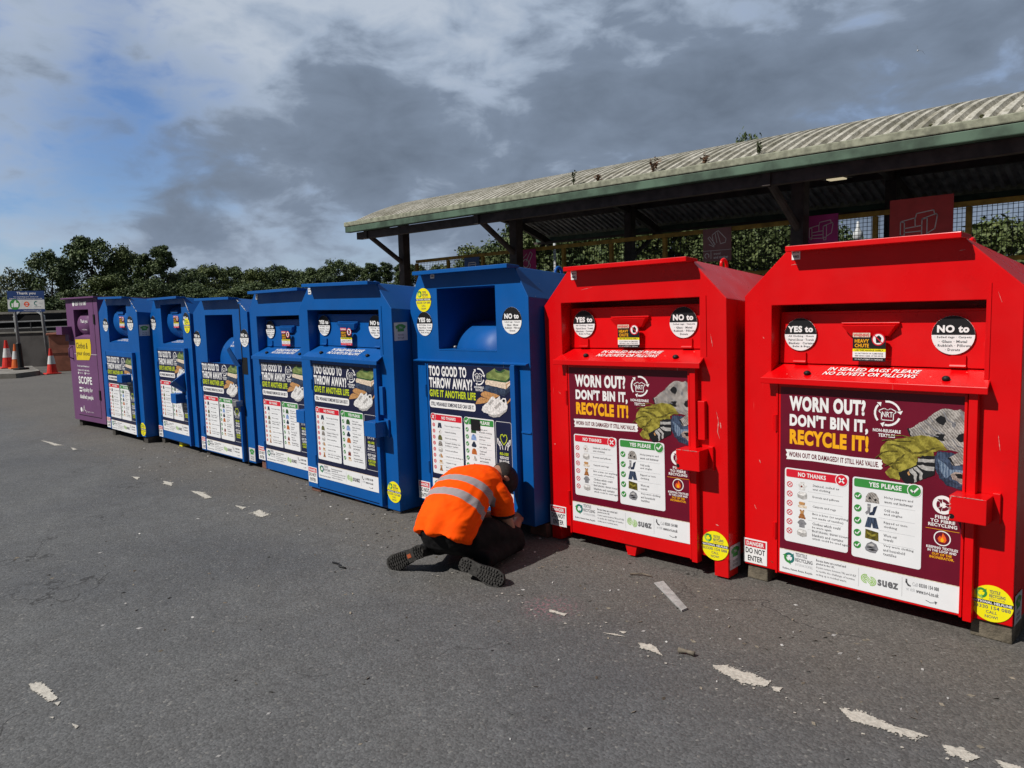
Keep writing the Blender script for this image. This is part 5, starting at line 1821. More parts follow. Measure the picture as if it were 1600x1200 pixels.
plain('sign_navy', (0.045, 0.10, 0.26), 0.5, 0.15, 5)
plain('sign_magenta', (0.52, 0.035, 0.18), 0.5, 0.15, 5)
plain('sign_brown', (0.27, 0.125, 0.12), 0.5, 0.15, 5)
plain('sign_purple', (0.50, 0.045, 0.24), 0.5, 0.15, 5)
plain('sign_maroon', (0.62, 0.075, 0.07), 0.5, 0.15, 5)
plain('sign_line', (0.80, 0.76, 0.74), 0.5, 0.1, 5)


def sofa(b, cx_, cz_, s, w):
    y = -.002 - E
    for pts, cl in (([(-1, -.55), (-1, .25), (-.78, .20), (-.78, -.62)], True), ([(-.95, .27), (-.2, .42), (-.18, -.08)], False), ([(-.18, .40), (-.12, .66), (.80, .78), (.86, .50)], False),
                    ([(.18, -.66), (.18, .30), (.46, .36), (.46, -.60)], True), ([(.2, .33), (.95, .56), (1, .45), (.88, -.30), (.5, -.52)], False), ([(-.78, -.16), (.18, -.06)], False),
                    ([(-.78, -.40), (.18, -.38)], False), ([(-.78, -.64), (.18, -.68)], False), ([(-.95, -.58), (-.95, -.72), (-.80, -.74), (-.80, -.64)], False), ([(.22, -.70), (.22, -.84), (.42, -.84), (.42, -.66)], False)):
        b.stroke([(cx_ + p[0] * s, cz_ + p[1] * s) for p in pts], w, y, 'sign_line', cl)


def sign(x0, x1, z0, z1, mat, label, fn):
    b = MB()
    w, h = x1 - x0, z1 - z0
    b.box(0, w, -.002, .006, 0, h, mat)
    fn(b, w, h)
    o = b.build('railing_sign')
    o.location = (x0, YR - .042, z0)
    tag(o, label, 'sign', 'recycling signs on the railing')


def art_s1(b, w, h):
    b.stroke([(w * .3, h * .3), (w * .3, h * .8), (w * .75, h * .8), (w * .75, h * .3)], .012, -.0027, 'sign_line')
    b.stroke([(w * .25, h * .72), (w * .8, h * .72)], .010, -.0027, 'sign_line')


def art_s2(b, w, h):
    y = -.0027
    b.ring(w * .38, h * .55, .065, .08, y, 'sign_line')
    b.stroke([(w * .40, h * .62), (w * .68, h * .92), (w * .80, h * .84), (w * .58, h * .58), (w * .68, h * .46), (w * .58, h * .38)], .012, y, 'sign_line')
    b.stroke([(w * .2, h * .72), (w * .46, h * .86)], .010, y, 'sign_line')


def art_s3(b, w, h):
    y = -.0027
    P_ = lambda l: [(w * p[0], h * p[1]) for p in l]
    b.stroke(P_([(.38, .55), (.33, .80), (.45, .88), (.55, .92), (.82, .66), (.80, .55), (.62, .52)]), .009, y, 'sign_line')
    b.stroke(P_([(.50, .56), (.44, .84)]), .008, y, 'sign_line')
    b.stroke(P_([(.62, .55), (.52, .86)]), .008, y, 'sign_line')
    b.stroke(P_([(.18, .72), (.38, .48), (.44, .52), (.24, .76)]), .009, y, 'sign_line', True)
    b.stroke(P_([(.22, .52), (.40, .44)]), .008, y, 'sign_line')
    b.rect(0, w, h * .325, h * .335, y, 'sign_line')
    b.rect(w * .28, w * .295, h * .08, h * .33, y, 'sign_line')
    b.ring(w * .14, h * .18, .028, .038, y, 'sign_line', -40, 260)
    b.text('wood', w * .38, w * .62, h * .20, h * .26, y, 'sign_line', .02, 2)
    b.text('and timber', w * .38, w * .90, h * .08, h * .16, y, 'sign_line', .02, 2)


def art_s4(b, w, h):
    y = -.0027
    sofa(b, w * .52, h * .70, w * .34, .008)
    b.rect(0, w, h * .400, h * .408, y, 'sign_line')
    b.rect(w * .33, w * .345, h * .10, h * .40, y, 'sign_line')
    b.ring(w * .16, h * .24, .04, .052, y, 'sign_line', -40, 260)
    b.text('furniture', w * .40, w * .86, h * .22, h * .34, y, 'sign_line', .02, 2)


def art_s5(b, w, h):
    sofa(b, w * .47, h * .60, w * .29, .011)


sign(-11.05, -10.62, 2.08, 2.585, 'sign_navy', 'small dark blue railing sign, farthest from the camera', art_s1)
sign(-9.54, -9.14, 2.08, 2.62, 'sign_magenta', 'magenta railing sign with a paint tin drawing beside the second post', art_s2)
sign(-5.80, -5.35, 2.17, 2.64, 'sign_brown', 'brown wood and timber sign with a log drawing above the gap between the red banks', art_s3)
sign(-4.31, -3.86, 2.02, 2.665, 'sign_purple', 'purple railing sign with a small armchair outline beside the nearest post', art_s4)
sign(-3.24, -2.55, 1.95, 2.745, 'sign_maroon', 'large dark red sign with a big armchair outline above the nearest bank', art_s5)

# poles beyond the railing
plain('pole_white', (0.55, 0.57, 0.58), 0.5, 0.2, 6)
for (x, y, h, label) in ((-12.9, 14.6, 3.33, 'thin white flag pole beyond the railing left of the trees'), (-9.81, 24.5, 4.6, 'slim white pole far behind the purple armchair sign')):
    b = MB()
    b.tube([(0, 0, 0), (0, 0, h * .5), (0, 0, h)], [.045, .04, .03], 'pole_white', 8)
    b.ball((0, 0, h), .045, 'pole_white', 8, 6)
    o = b.build('pole', smooth=True)
    o.location = (x, y, 0)
    tag(o, label, 'pole')
b = thing('camera_post', 'white post with a round camera head between the two armchair signs', 'camera post', (-5.95, 16.2, 0))
k = MB()
k.tube([(0, 0, 0), (0, 0, 2.75)], .05, 'pole_white', 8)
k.build('post', b, smooth=True)
k = MB()
k.loft([((0, 0, 2.75), (1, 0, 0), (0, 1, 0), .06, .06), ((0, 0, 2.82), (1, 0, 0), (0, 1, 0), .10, .10), ((0, 0, 2.92), (1, 0, 0), (0, 1, 0), .09, .09), ((0, 0, 3.0), (1, 0, 0), (0, 1, 0), .04, .04), ((0, 0, 3.14), (1, 0, 0), (0, 1, 0), .025, .025)], 'pole_white', 10)
k.build('camera_head', b, smooth=True)
k = MB()
k.box(.05, .19, -.06, .06, 2.52, 2.66, 'pole_white')
k.build('junction_box', b, bevel=.01)

# ------------------------------------------------------------------ the far left of the yard
F = Vector((-.70341, .70341, 0)).normalized()
RT = Vector((.70711, .70711, 0))


def fr(depth, lat, z=0):
    p = F * depth + RT * lat
    return (p.x, p.y, z)


def frbox(b, d0, d1, l0, l1, z0, z1, m, z1b=None):
    z1b = z1 if z1b is None else z1b
    b.hexa([fr(d0, l0, z0), fr(d0, l1, z0), fr(d1, l1, z0), fr(d1, l0, z0)], [fr(d0, l0, z1), fr(d0, l1, z1b), fr(d1, l1, z1b), fr(d1, l0, z1)], m)


plain('dark_concrete', (0.075, 0.07, 0.068), 0.9, 0.5, 1.2, bmp=.3)
plain('pale_concrete', (0.21, 0.20, 0.18), 0.9, 0.35, 2.5, bmp=.3)
plain('rail_grey', (0.17, 0.175, 0.18), 0.6, 0.2, 5)
plain('rail_dark', (0.06, 0.06, 0.065), 0.6, 0.2, 5)
plain('cone_red', (0.62, 0.035, 0.025), 0.5, 0.2, 6)
plain('cone_orange', (0.62, 0.13, 0.03), 0.5, 0.2, 6)
plain('cone_white', (0.62, 0.63, 0.63), 0.5, 0.15, 6)
plain('chest_brown', (0.30, 0.115, 0.075), 0.6, 0.25, 5)
plain('chest_dark', (0.10, 0.04, 0.03), 0.6, 0.25, 5)
b = MB()
frbox(b, 27.0, 27.3, -24, -6, 0, 1.22, 'dark_concrete')
frbox(b, 26.96, 27.34, -24, -6, 1.222, 1.27, 'pale_concrete')
tag(b.build('parapet_wall'), 'low dark concrete wall behind the cones and the sign', 'wall')
b = MB()
frbox(b, 33.0, 33.4, -30, -16.9, 0, 1.98, 'dark_concrete', 2.02)
frbox(b, 32.9, 33.5, -30, -16.9, 1.985, 2.06, 'pale_concrete', 2.10)
tag(b.build('retaining_wall'), 'grey concrete wall with pale coping farther back below the trees', 'wall')
b = MB()
for z, rr in ((1.36, .02), (1.60, .03)):
    b.tube([fr(28.2, -24, z), fr(28.2, -6, z + .1)], rr, 'rail_grey', 6)
frbox(b, 28.24, 28.28, -24, -6, 1.38, 1.58, 'dark_gap', 1.66)
for l in np.arange(-24, -6, 2.0):
    b.tube([fr(28.2, l, 0), fr(28.2, l, 1.62)], .025, 'rail_dark', 6)
tag(b.build('guard_rail'), 'grey tubular guard rail behind the low dark wall', 'railing')
ct = thing('container', 'dark open container with a pale frame behind the sign', 'container', fr(30.6, -19.6))
ct.rotation_euler = (0, 0, R(45))
k = MB()
k.box(-.55, .55, .04, 1.4, 0, 1.95, 'dark_gap')
k.build('body', ct, bevel=.02)
k = MB()
for x in (-.62, .55):
    k.box(x, x + .07, 0, .10, 0, 1.80, 'pole_white')
k.prism([(-.62, 1.80), (-.30, 2.05), (.30, 2.05), (.62, 1.80), (.62, 1.86), (.33, 2.12), (-.33, 2.12), (-.62, 1.86)], 'y', -.02, .10, 'pole_white')
k.build('frame', ct)

kb = MB()
pts = [fr(21.2, -22), fr(21.3, -17), fr(21.6, -14.35), fr(22.6, -14.3), fr(25.5, -16.4), fr(25.5, -22)]
kb.prism([(p[0], p[1]) for p in pts], 'z', 0, .12, 'pale_concrete')
struct(kb.build('kerb', bevel=.02))


def cone(x, y, z, h, m, label):
    t_ = thing('traffic_cone', label, 'traffic cone', (x, y, z), None, 'traffic cones by the wall')
    k = MB()
    k.box(-.20 * h / .77, .20 * h / .77, -.20 * h / .77, .20 * h / .77, 0, .04, m)
    k.build('base', t_, bevel=.012)
    k = MB()
    r = lambda f: (.145 * (1 - f) + .03 * f) * h / .77
    zz_ = [.04, .34, .341, .70, .701, 1]
    secs = lambda a, c_, g_=0: [((0, 0, .04 + (h - .04) * f), (1, 0, 0), (0, 1, 0), r(f) + g_, r(f) + g_) for f in (a, c_)]
    k.loft(secs(0, 1.0), m, 18)
    k.build('cone', t_, smooth=False)
    k = MB()
    k.loft(secs(.361, .699, .004), 'cone_white', 18)
    k.build('reflective_sleeve', t_)


cone(-26.15, 6.22, .0, .79, 'cone_red', 'red and white traffic cone in front of the brown chest')
cone(*fr(24.6, -16.58)[:2], .12, .92, 'cone_red', 'red and white traffic cone at the far left end of the wall')
cone(*fr(24.2, -16.03)[:2], .12, .80, 'cone_orange', 'faded orange traffic cone half hidden behind the black bollard')
b = MB()
b.loft([((0, 0, .0), (1, 0, 0), (0, 1, 0), .22, .22), ((0, 0, .05), (1, 0, 0), (0, 1, 0), .21, .21), ((0, 0, .07), (1, 0, 0), (0, 1, 0), .085, .085), ((0, 0, .82), (1, 0, 0), (0, 1, 0), .075, .075), ((0, 0, .86), (1, 0, 0), (0, 1, 0), .05, .05)], 'black_rubber', 14)
o = b.build('bollard')
o.location = fr(23.6, -15.50, .12)
o.rotation_euler = (0, R(-5), 0)
tag(o, 'black rubber bollard between the two cones at far left', 'bollard')

ch = thing('storage_chest', 'brown upright chest with a lid beside the purple bank', 'chest', fr(24.4, -14.55))
ch.rotation_euler = (0, 0, R(45 + 14))
k = MB()
k.box(-.30, .30, -.45, .45, 0, 1.16, 'chest_brown')
k.build('body', ch, bevel=.02)
k = MB()
k.box(-.29, .29, -.462, -.449, .58, .595, 'chest_dark')
k.box(.3005, .312, -.42, .42, .10, 1.1, 'chest_dark')
k.build('panel', ch)
k = MB()
k.box(-.35, .35, -.50, .50, 1.162, 1.24, 'chest_brown')
k.build('lid', ch, bevel=.02)

sg = thing('information_sign', 'blue and white Thank you board on two grey posts', 'sign', fr(25.4, -16.30))
sg.rotation_euler = (0, R(0), R(45))
plain('board_blue', (0.018, 0.05, 0.17), 0.45, 0.1, 5)
k = MB()
w, h = 1.24, .70
k.box(-w / 2, w / 2, -.02, .0, 0, h, 'board_blue')
y = -.021
k.rect(-w / 2, w / 2, .09, h * .58, y, 'cone_white')
k.text('Thank you', -.30, .34, h * .79, h * .95, y, 'sticker_white', .02, 3)
k.text('for separating your waste and', -.40, .42, h * .68, h * .74, y, 'sticker_white', .02, 1)
k.text('helping to reduce the amount sent to landfill', -.55, .55, h * .605, h * .655, y, 'sticker_white', .02, 1)
k.disc(-.38, h * .345, .175, y - E, 'poster_green')
k.rect(-.49, -.44, h * .22, h * .40, y - 2 * E, 'sticker_white')
k.poly([(-.42, h * .22), (-.27, h * .22), (-.25, h * .42), (-.33, h * .43), (-.33, h * .54), (-.37, h * .54), (-.42, h * .40)], y - 2 * E, 'sticker_white')
k.ring(.02, h * .36, .05, .09, y - E, 'poster_flame')
k.rect(-.08, .12, h * .34, h * .38, y - 2 * E, 'sticker_red')
k.ring(.34, h * .40, .045, .075, y - E, 'logo_teal', 60, 300)
k.text('suez', .42, .57, h * .36, h * .43, y - E, 'print_line', .02, 1)
k.text('Somerset', .28, .50, h * .22, h * .27, y - E, 'print_grey', .02, 1)
k.text('www.somersetwaste.gov.uk', -.10, .50, h * .045, h * .085, y, 'sticker_white', .02, 1)
o = k.build('board', sg)
o.location = (0, 0, 1.96)
o.rotation_euler = (0, R(1.5), 0)
for x in (-.44, .46):
    k = MB()
    k.tube([(x - .02, .04, 2.6), (x + (.06 if x < 0 else .10), .04, .0)], .05, 'rail_grey', 8)
    k.build('post', sg, smooth=True)
# ------------------------------------------------------------------ trees
def leafmat(name, c1, c2, c3):
    m, t, b = newmat(name)
    g_ = t.nodes.new('ShaderNodeNewGeometry')
    oi = t.nodes.new('ShaderNodeObjectInfo')
    c = mixcol(t, g_.outputs['Random Per Island'], c1, c2)
    f = maprange(t, tnoise(t, coords(t), 0.45, 3), 0.38, 0.66)
    c = mixcol(t, mathn(t, 'MULTIPLY', f, 0.6), c, c3)
    c = mixcol(t, mathn(t, 'MULTIPLY', oi.outputs['Random'], 0.35), c, tuple(x * 0.6 for x in c1))
    t.links.new(c, b.inputs['Base Color'])
    b.inputs['Roughness'].default_value = 0.6
    b.inputs['Specular IOR Level'].default_value = 0.25
    return m


leafmat('leaf_dark', (0.062, 0.096, 0.034), (0.112, 0.146, 0.055), (0.056, 0.086, 0.044))
leafmat('leaf_mid', (0.080, 0.115, 0.036), (0.145, 0.172, 0.056), (0.072, 0.100, 0.042))
leafmat('leaf_pale', (0.085, 0.100, 0.045), (0.14, 0.15, 0.075), (0.06, 0.08, 0.03))
plain('bark', (0.075, 0.06, 0.048), 0.9, 0.4, 8, bmp=.5)


def crown_mesh(name, mat, seed, h, w, nblob, per, leaf, base=.22, shape='round'):
    r = np.random.default_rng(seed)
    cs, rs = [], []
    for i in range(nblob):
        f = r.uniform(base, 1.0) ** .9
        if shape == 'round':
            prof = math.sin(math.pi * min(1, max(0, (f - base * .6) / (1.06 - base * .6))) ** .8) ** .7
        elif shape == 'poplar':
            prof = (1 - f) ** .45 * .75 + .10
        else:
            prof = math.sin(math.pi * (f * .75 + .18)) ** .8
        a = r.uniform(0, 2 * math.pi)
        q = math.sqrt(r.uniform(.05, 1)) * prof * w / 2
        cs.append((q * math.cos(a), q * math.sin(a), f * h * .93))
        rs.append(r.uniform(.065, .135) * w * (1 if shape != 'poplar' else .8))
    cs, rs = np.array(cs), np.array(rs)
    idx = np.repeat(np.arange(nblob), per)
    n = len(idx)
    dv = r.normal(size=(n, 3))
    dv /= np.linalg.norm(dv, axis=1)[:, None]
    rad = rs[idx] * (r.uniform(.25, 1.0, n) ** .5) * r.choice([1.0, 1.25], n, p=[.88, .12])
    p = cs[idx] + dv * rad[:, None] * np.array([1.1, 1.1, .85])
    nrm = dv * .7 + r.normal(size=(n, 3)) * .7 + np.array([0, 0, .25])
    nrm /= np.linalg.norm(nrm, axis=1)[:, None]
    tg = np.cross(nrm, r.normal(size=(n, 3)))
    tg /= np.linalg.norm(tg, axis=1)[:, None]
    bt = np.cross(nrm, tg)
    s = leaf * r.uniform(.6, 1.35, n)[:, None]
    v = np.stack([p - tg * s, p + bt * s * .55 + tg * s * .1, p + tg * s, p - bt * s * .55 - tg * s * .1], 1).reshape(-1, 3)
    v[:, 2] = np.maximum(v[:, 2], .02)
    me = bpy.data.meshes.new(name)
    me.vertices.add(n * 4)
    me.vertices.foreach_set('co', v.ravel())
    me.loops.add(n * 4)
    me.loops.foreach_set('vertex_index', np.arange(n * 4))
    me.polygons.add(n)
    me.polygons.foreach_set('loop_start', np.arange(0, n * 4, 4))
    me.update(calc_edges=True)
    me.materials.append(MATS[mat])
    return me, cs


def trunk_mb(h, w, cs, seed, r0):
    r = random.Random(seed)
    b = MB()
    top = h * .8
    pts = [Vector((r.uniform(-.03, .03) * h * f, r.uniform(-.03, .03) * h * f, top * f)) for f in (0, .2, .4, .6, .8, 1)]
    b.tube(pts, [r0, r0 * .85, r0 * .7, r0 * .5, r0 * .3, r0 * .12], 'bark', 8)
    for i in range(0, len(cs), max(1, len(cs) // 12)):
        c = Vector(cs[i])
        f = min(.85, max(.15, c.z / top * .65))
        s = pts[0].lerp(pts[-1], f)
        mid_ = s.lerp(c, .55) + Vector((0, 0, -.04 * h))
        b.tube([s, mid_, c], [r0 * .32, r0 * .2, r0 * .07], 'bark', 6)
    return b


def tree_proto(mat, seed, h, w, nblob, per, leaf, base, shape):
    me, cs = crown_mesh('crown', mat, seed, h, w, nblob, per, leaf, base, shape)
    root = bpy.data.objects.new('tree', None)
    S.collection.objects.link(root)
    c = bpy.data.objects.new('crown', me)
    S.collection.objects.link(c)
    c.parent = root
    trunk_mb(h, w, cs, seed, h * .022).build('trunk', root, smooth=True)
    return root


protos = {
    'a': tree_proto('leaf_dark', 1, 10, 8, 105, 150, .145, .16, 'round'),
    'b': tree_proto('leaf_dark', 2, 10, 7, 100, 150, .145, .12, 'round'),
    'c': tree_proto('leaf_mid', 3, 10, 7.5, 100, 150, .145, .14, 'round'),
    'd': tree_proto('leaf_dark', 4, 12, 6, 115, 140, .145, .06, 'poplar'),
    'e': tree_proto('leaf_pale', 5, 9, 7, 50, 70, .14, .18, 'round'),
    'f': tree_proto('leaf_mid', 6, 6, 6.5, 110, 210, .085, .06, 'round'),
    'g': tree_proto('leaf_dark', 8, 6, 6.0, 105, 210, .085, .05, 'round'),
    'h': tree_proto('leaf_mid', 9, 3, 4.2, 80, 200, .060, .0, 'bush'),
}
PH = {'a': 10, 'b': 10, 'c': 10, 'd': 12, 'e': 9, 'f': 6, 'g': 6, 'h': 3}
used = set()


def plant(kind, x, y, top, widen, label, group, name='tree', cat='tree', rz=None):
    o = protos[kind] if kind not in used else dup(protos[kind])
    used.add(kind)
    o.name = name
    s = top / PH[kind]
    o.location = (x, y, 0)
    o.scale = (s * widen, s * widen, s)
    o.rotation_euler = (0, 0, rz if rz is not None else random.uniform(0, 6.28))
    tag(o, label, cat, group)
    return o


def ray_at(px, top, depth):
    """ground point under a pixel column of the photograph at a given depth, and the height whose top sits at that row"""
    dx, dy = (px - 800) / 1166.95, (600 - top) / 1166.95
    v_ = rot @ Vector((dx, dy, -1))
    p = v_ * depth
    return p.x, p.y, p.z + 1.6


GL_ = 'trees behind the far left corner of the yard'
for kind, px, py, dp, wd_, lab in (
        ('e', 12, 413, 58, .9, 'thin pale leaved tree at the far left edge'),
        ('a', 75, 386, 60, .85, 'dark round tree just right of the pale tree at far left'),
        ('b', 140, 364, 63, .95, 'tallest dark domed tree above the purple bank'),
        ('c', 190, 382, 64, .75, 'tree between the tall domed tree and the poplars'),
        ('d', 222, 390, 62, .9, 'left hand poplar shaped tree of the pair above the blue banks'),
        ('d', 252, 376, 62, 1.0, 'taller right hand poplar shaped tree of the pair above the blue banks'),
        ('c', 30, 455, 50, 1.2, 'low bushy tree behind the Thank you board'),
        ('b', 110, 450, 52, 1.3, 'low dark tree behind the purple bank'),
        ('c', 165, 428, 54, 1.3, 'lower leafy tree in front of the tall domed tree'),
        ('c', 20, 470, 46, 1.9, 'broad low bush of a tree just above the wall at far left'),
        ('a', 85, 462, 47, 1.9, 'broad low dark tree just above the wall right of the Thank you board'),
        ('a', 228, 432, 54, 1.3, 'broad low tree in front of the poplars'),
        ('a', -45, 430, 60, 1.2, 'dark tree cut off by the left edge of the photo')):
    x, y, tz = ray_at(px, py, dp)
    plant(kind, x, y, tz, wd_, lab, GL_)
far = [(292, 416, 'a', 1.0), (325, 412, 'c', 1.1), (362, 414, 'b', 1.1), (398, 418, 'c', 1.1), (432, 411, 'a', 1.2), (462, 421, 'c', 1.0), (492, 415, 'b', 1.0), (520, 402, 'a', .95),
       (548, 409, 'c', .9), (578, 406, 'd', 1.1), (600, 405, 'd', 1.1), (625, 407, 'd', 1.1), (650, 410, 'b', 1.0), (685, 412, 'c', 1.1), (720, 415, 'a', 1.1), (275, 424, 'c', 1.0)]
for i, (px, py, kd, wd_) in enumerate(far):
    x, y, tz = ray_at(px, py, 92 + (i % 3) * 6)
    plant(kd, x, y, tz, wd_, 'tree in the distant even treeline above the blue banks', 'trees of the distant treeline')
for i, px in enumerate(range(285, 760, 34)):
    x, y, tz = ray_at(px, 440 + (i % 3) * 6, 84)
    plant('abc'[i % 3], x, y, tz, 1.7, 'low tree along the foot of the distant treeline', 'low trees below the treeline')

GRT = 'trees behind the canopy'
for kind, x, y, top, wd_, lab in (
        ('f', -20.4, 19.2, 3.95, 1.05, 'small leafy tree at the left end of the tree group behind the canopy'),
        ('g', -18.6, 20.2, 5.0, .95, 'dark tree rising behind the second canopy post'),
        ('f', -16.4, 19.6, 5.3, 1.0, 'leafy tree behind the magenta railing sign'),
        ('g', -14.0, 20.4, 5.9, .95, 'tall tree behind the middle of the canopy, its tip just over the roof'),
        ('f', -11.9, 18.8, 5.0, 1.0, 'tree behind the railing left of the wood and timber sign'),
        ('g', -10.62, 20.3, 6.22, .42, 'tallest tree behind the canopy, its top showing over the roof'),
        ('f', -9.3, 18.2, 3.95, 1.0, 'tree behind the wood and timber sign'),
        ('g', -7.6, 18.6, 3.3, 1.0, 'lower tree behind the purple armchair sign')):
    plant(kind, x, y, top, wd_, lab, GRT)
for x, y, top, wd_, lab in ((-6.6, 17.6, 2.75, 1.0, 'rounded bush behind the white camera post'), (-5.0, 18.6, 2.35, 1.2, 'low bush behind the large dark red sign'), (-3.5, 17.2, 2.95, 1.0, 'sunlit bush behind the mesh railing at the right edge'),
                            (-2.2, 18.0, 2.6, 1.2, 'bush behind the mesh railing cut by the right edge of the photo'), (-15.5, 17.2, 2.4, 1.3, 'low bush behind the railing near the magenta sign'), (-12.8, 17.0, 2.3, 1.3, 'low bush under the middle of the canopy'),
                            (-10.2, 16.8, 2.2, 1.3, 'low bush behind the railing near the wood and timber sign'), (-19.0, 17.6, 2.5, 1.2, 'low bush at the left end of the canopy')):
    plant('h', x, y, top, wd_, lab, 'bushes behind the railing', 'bush', 'bush')

# ------------------------------------------------------------------ gull
plain('gull_grey', (0.16, 0.17, 0.19), 0.7, 0.2, 8)
b = MB()
b.loft([((0, -.20, 0), (1, 0, 0), (0, 0, 1), .01, .01), ((0, -.14, .01), (1, 0, 0), (0, 0, 1), .05, .05), ((0, .02, 0), (1, 0, 0), (0, 0, 1), .075, .07), ((0, .16, .0), (1, 0, 0), (0, 0, 1), .04, .035), ((0, .27, 0), (1, 0, 0), (0, 0, 1), .06, .008)], 'cone_white', 10)
for s in (-1, 1):
    b.hexa([(s * .04, -.07, .03), (s * .04, .09, .03), (s * .30, .05, .20), (s * .30, -.09, .20)], [(s * .04, -.07, .045), (s * .04, .09, .04), (s * .30, .05, .21), (s * .30, -.09, .215)], 'gull_grey')
    b.hexa([(s * .30, -.09, .20), (s * .30, .05, .20), (s * .64, .12, .13), (s * .64, .08, .13)], [(s * .30, -.09, .215), (s * .30, .05, .21), (s * .64, .12, .135), (s * .64, .08, .135)], 'gull_grey')
o = b.build('gull', smooth=False)
o.location = ray_at(1434, 79, 62)
o.rotation_euler = (R(20), R(48), R(30))
tag(o, 'gull flying in the grey sky at upper right', 'bird')

# ------------------------------------------------------------------ the worker
plain('skin', (0.33, 0.17, 0.115), 0.5, 0.15, 30, bmp=.1)
m, t, b_ = newmat('hivis_shirt')
v = coords(t)
rf = t.nodes.new('ShaderNodeVectorMath')
rf.operation = 'DOT_PRODUCT'
t.links.new(v, rf.inputs[0])
SP0, SP1 = Vector((-3.47, 2.84, .24)), Vector((-3.56, 3.24, .50))
ax = (SP1 - SP0).normalized()
rf.inputs[1].default_value = ax
s_ = mathn(t, 'SUBTRACT', rf.outputs['Value'], ax.dot(SP0))
sx = t.nodes.new('ShaderNodeSeparateXYZ')
t.links.new(v, sx.inputs[0])


def bandmask(a, b):
    return mathn(t, 'MULTIPLY', mathn(t, 'GREATER_THAN', s_, a), mathn(t, 'LESS_THAN', s_, b))


torso_only = mathn(t, 'LESS_THAN', mathn(t, 'ADD', sx.outputs[0], mathn(t, 'MULTIPLY', sx.outputs[1], .45)), -1.80)
bm = mathn(t, 'MULTIPLY', mathn(t, 'MAXIMUM', bandmask(.135, .198), bandmask(.270, .333)), torso_only)
wv = t.nodes.new('ShaderNodeTexWave')
wv.inputs['Scale'].default_value = 55
wv.bands_direction = 'X'
t.links.new(v, wv.inputs[0])
sleeve_ = mathn(t, 'MULTIPLY', mathn(t, 'GREATER_THAN', sx.outputs[0], -3.478), mathn(t, 'GREATER_THAN', sx.outputs[1], 3.165))
bm = mathn(t, 'MULTIPLY', bm, mathn(t, 'SUBTRACT', 1.0, sleeve_))
silver = mixcol(t, mathn(t, 'MULTIPLY', wv.outputs[1], .5), (0.33, 0.29, 0.30), (0.24, 0.21, 0.22))
oc = mixcol(t, maprange(t, tnoise(t, v, 16, 4), .3, .7), (1.0, 0.095, 0.002), (0.95, 0.080, 0.002))
cuff = mathn(t, 'MULTIPLY', mathn(t, 'GREATER_THAN', sx.outputs[0], -3.47), mathn(t, 'LESS_THAN', sx.outputs[2], .288))
cuff = mathn(t, 'MULTIPLY', cuff, mathn(t, 'GREATER_THAN', sx.outputs[1], 3.14))
c = mixcol(t, bm, oc, silver)
c = mixcol(t, cuff, c, (0.02, 0.02, 0.025))
t.links.new(c, b_.inputs['Base Color'])
b_.inputs['Roughness'].default_value = 0.8
b_.inputs['Specular IOR Level'].default_value = 0.08
bump(t, b_, tnoise(t, v, 420, 2), 0.25, 0.002)
m, t, b_ = newmat('black_trousers')
v = coords(t)
t.links.new(mixcol(t, maprange(t, tnoise(t, v, 14, 4), .3, .7), (0.006, 0.006, 0.007), (0.011, 0.0105, 0.0115)), b_.inputs['Base Color'])
b_.inputs['Roughness'].default_value = 0.85
b_.inputs['Specular IOR Level'].default_value = 0.2
bump(t, b_, tnoise(t, v, 300, 2), 0.3, 0.002)
plain('boot_leather', (0.015, 0.015, 0.016), 0.55, 0.3, 20, bmp=.2)
plain('boot_sole', (0.040, 0.038, 0.036), 0.85, 0.45, 40, bmp=.3)
plain('boot_logo', (0.35, 0.08, 0.03), 0.7)
plain('cap_black', (0.012, 0.012, 0.013), 0.7, 0.3, 30)
plain('hair_grey', (0.022, 0.018, 0.017), 0.8, 0.4, 90)

person = thing('person', 'worker in an orange hi-vis shirt and black trousers kneeling at a blue bank', 'person', (-3.5, 3.05, 0))
PO = Vector(person.location)


def fuse(b, name, voxel, smooth_it, wr=0.0, wscale=9.0, seed=0, extra=None):
    """one continuous skin over overlapping solids, with folds"""
    o = b.build(name)
    rm = o.modifiers.new('r', 'REMESH')
    rm.mode = 'VOXEL'
    rm.voxel_size = voxel
    rm.use_smooth_shade = True
    sm = o.modifiers.new('s', 'SMOOTH')
    sm.factor = 0.5
    sm.iterations = smooth_it
    dg = bpy.context.evaluated_depsgraph_get()
    dg.update()
    me = bpy.data.meshes.new_from_object(o.evaluated_get(dg))
    me.name = name
    bpy.data.objects.remove(o)
    if wr or extra:
        n = len(me.vertices)
        co = np.empty(n * 3)
        no = np.empty(n * 3)
        me.vertices.foreach_get('co', co)
        me.vertices.foreach_get('normal', no)
        co, no = co.reshape(-1, 3), no.reshape(-1, 3)
        for i in range(n):
            p = Vector(co[i])
            d_ = 0.0
            if wr:
                q_ = Vector((p.x * wscale, p.y * wscale * .6, p.z * wscale * 1.5))
                d_ += wr * (noise.noise(q_ + Vector((seed, 0, 0))) + .5 * (1 - 2.4 * abs(noise.noise(q_ * 1.9 + Vector((0, seed, 3))))) + .25 * noise.noise(q_ * 4.3))
            if extra:
                d_ += extra(p)
            co[i] += no[i] * d_
        me.vertices.foreach_set('co', co.ravel())
    me.polygons.foreach_set('use_smooth', [True] * len(me.polygons))
    me.update()
    q = bpy.data.objects.new(name, me)
    S.collection.objects.link(q)
    q.parent = person
    q.matrix_parent_inverse = Matrix.Translation(-PO)
    return q


V = Vector
X1 = V((1, 0, 0))


def spine_sec(c, w, h, lat=(1, .05, .06), tan=(0.1, .7, .6)):
    lat = V(lat).normalized()
    dors = lat.cross(V(tan).normalized()).normalized()
    return (c, lat, dors, w, h)


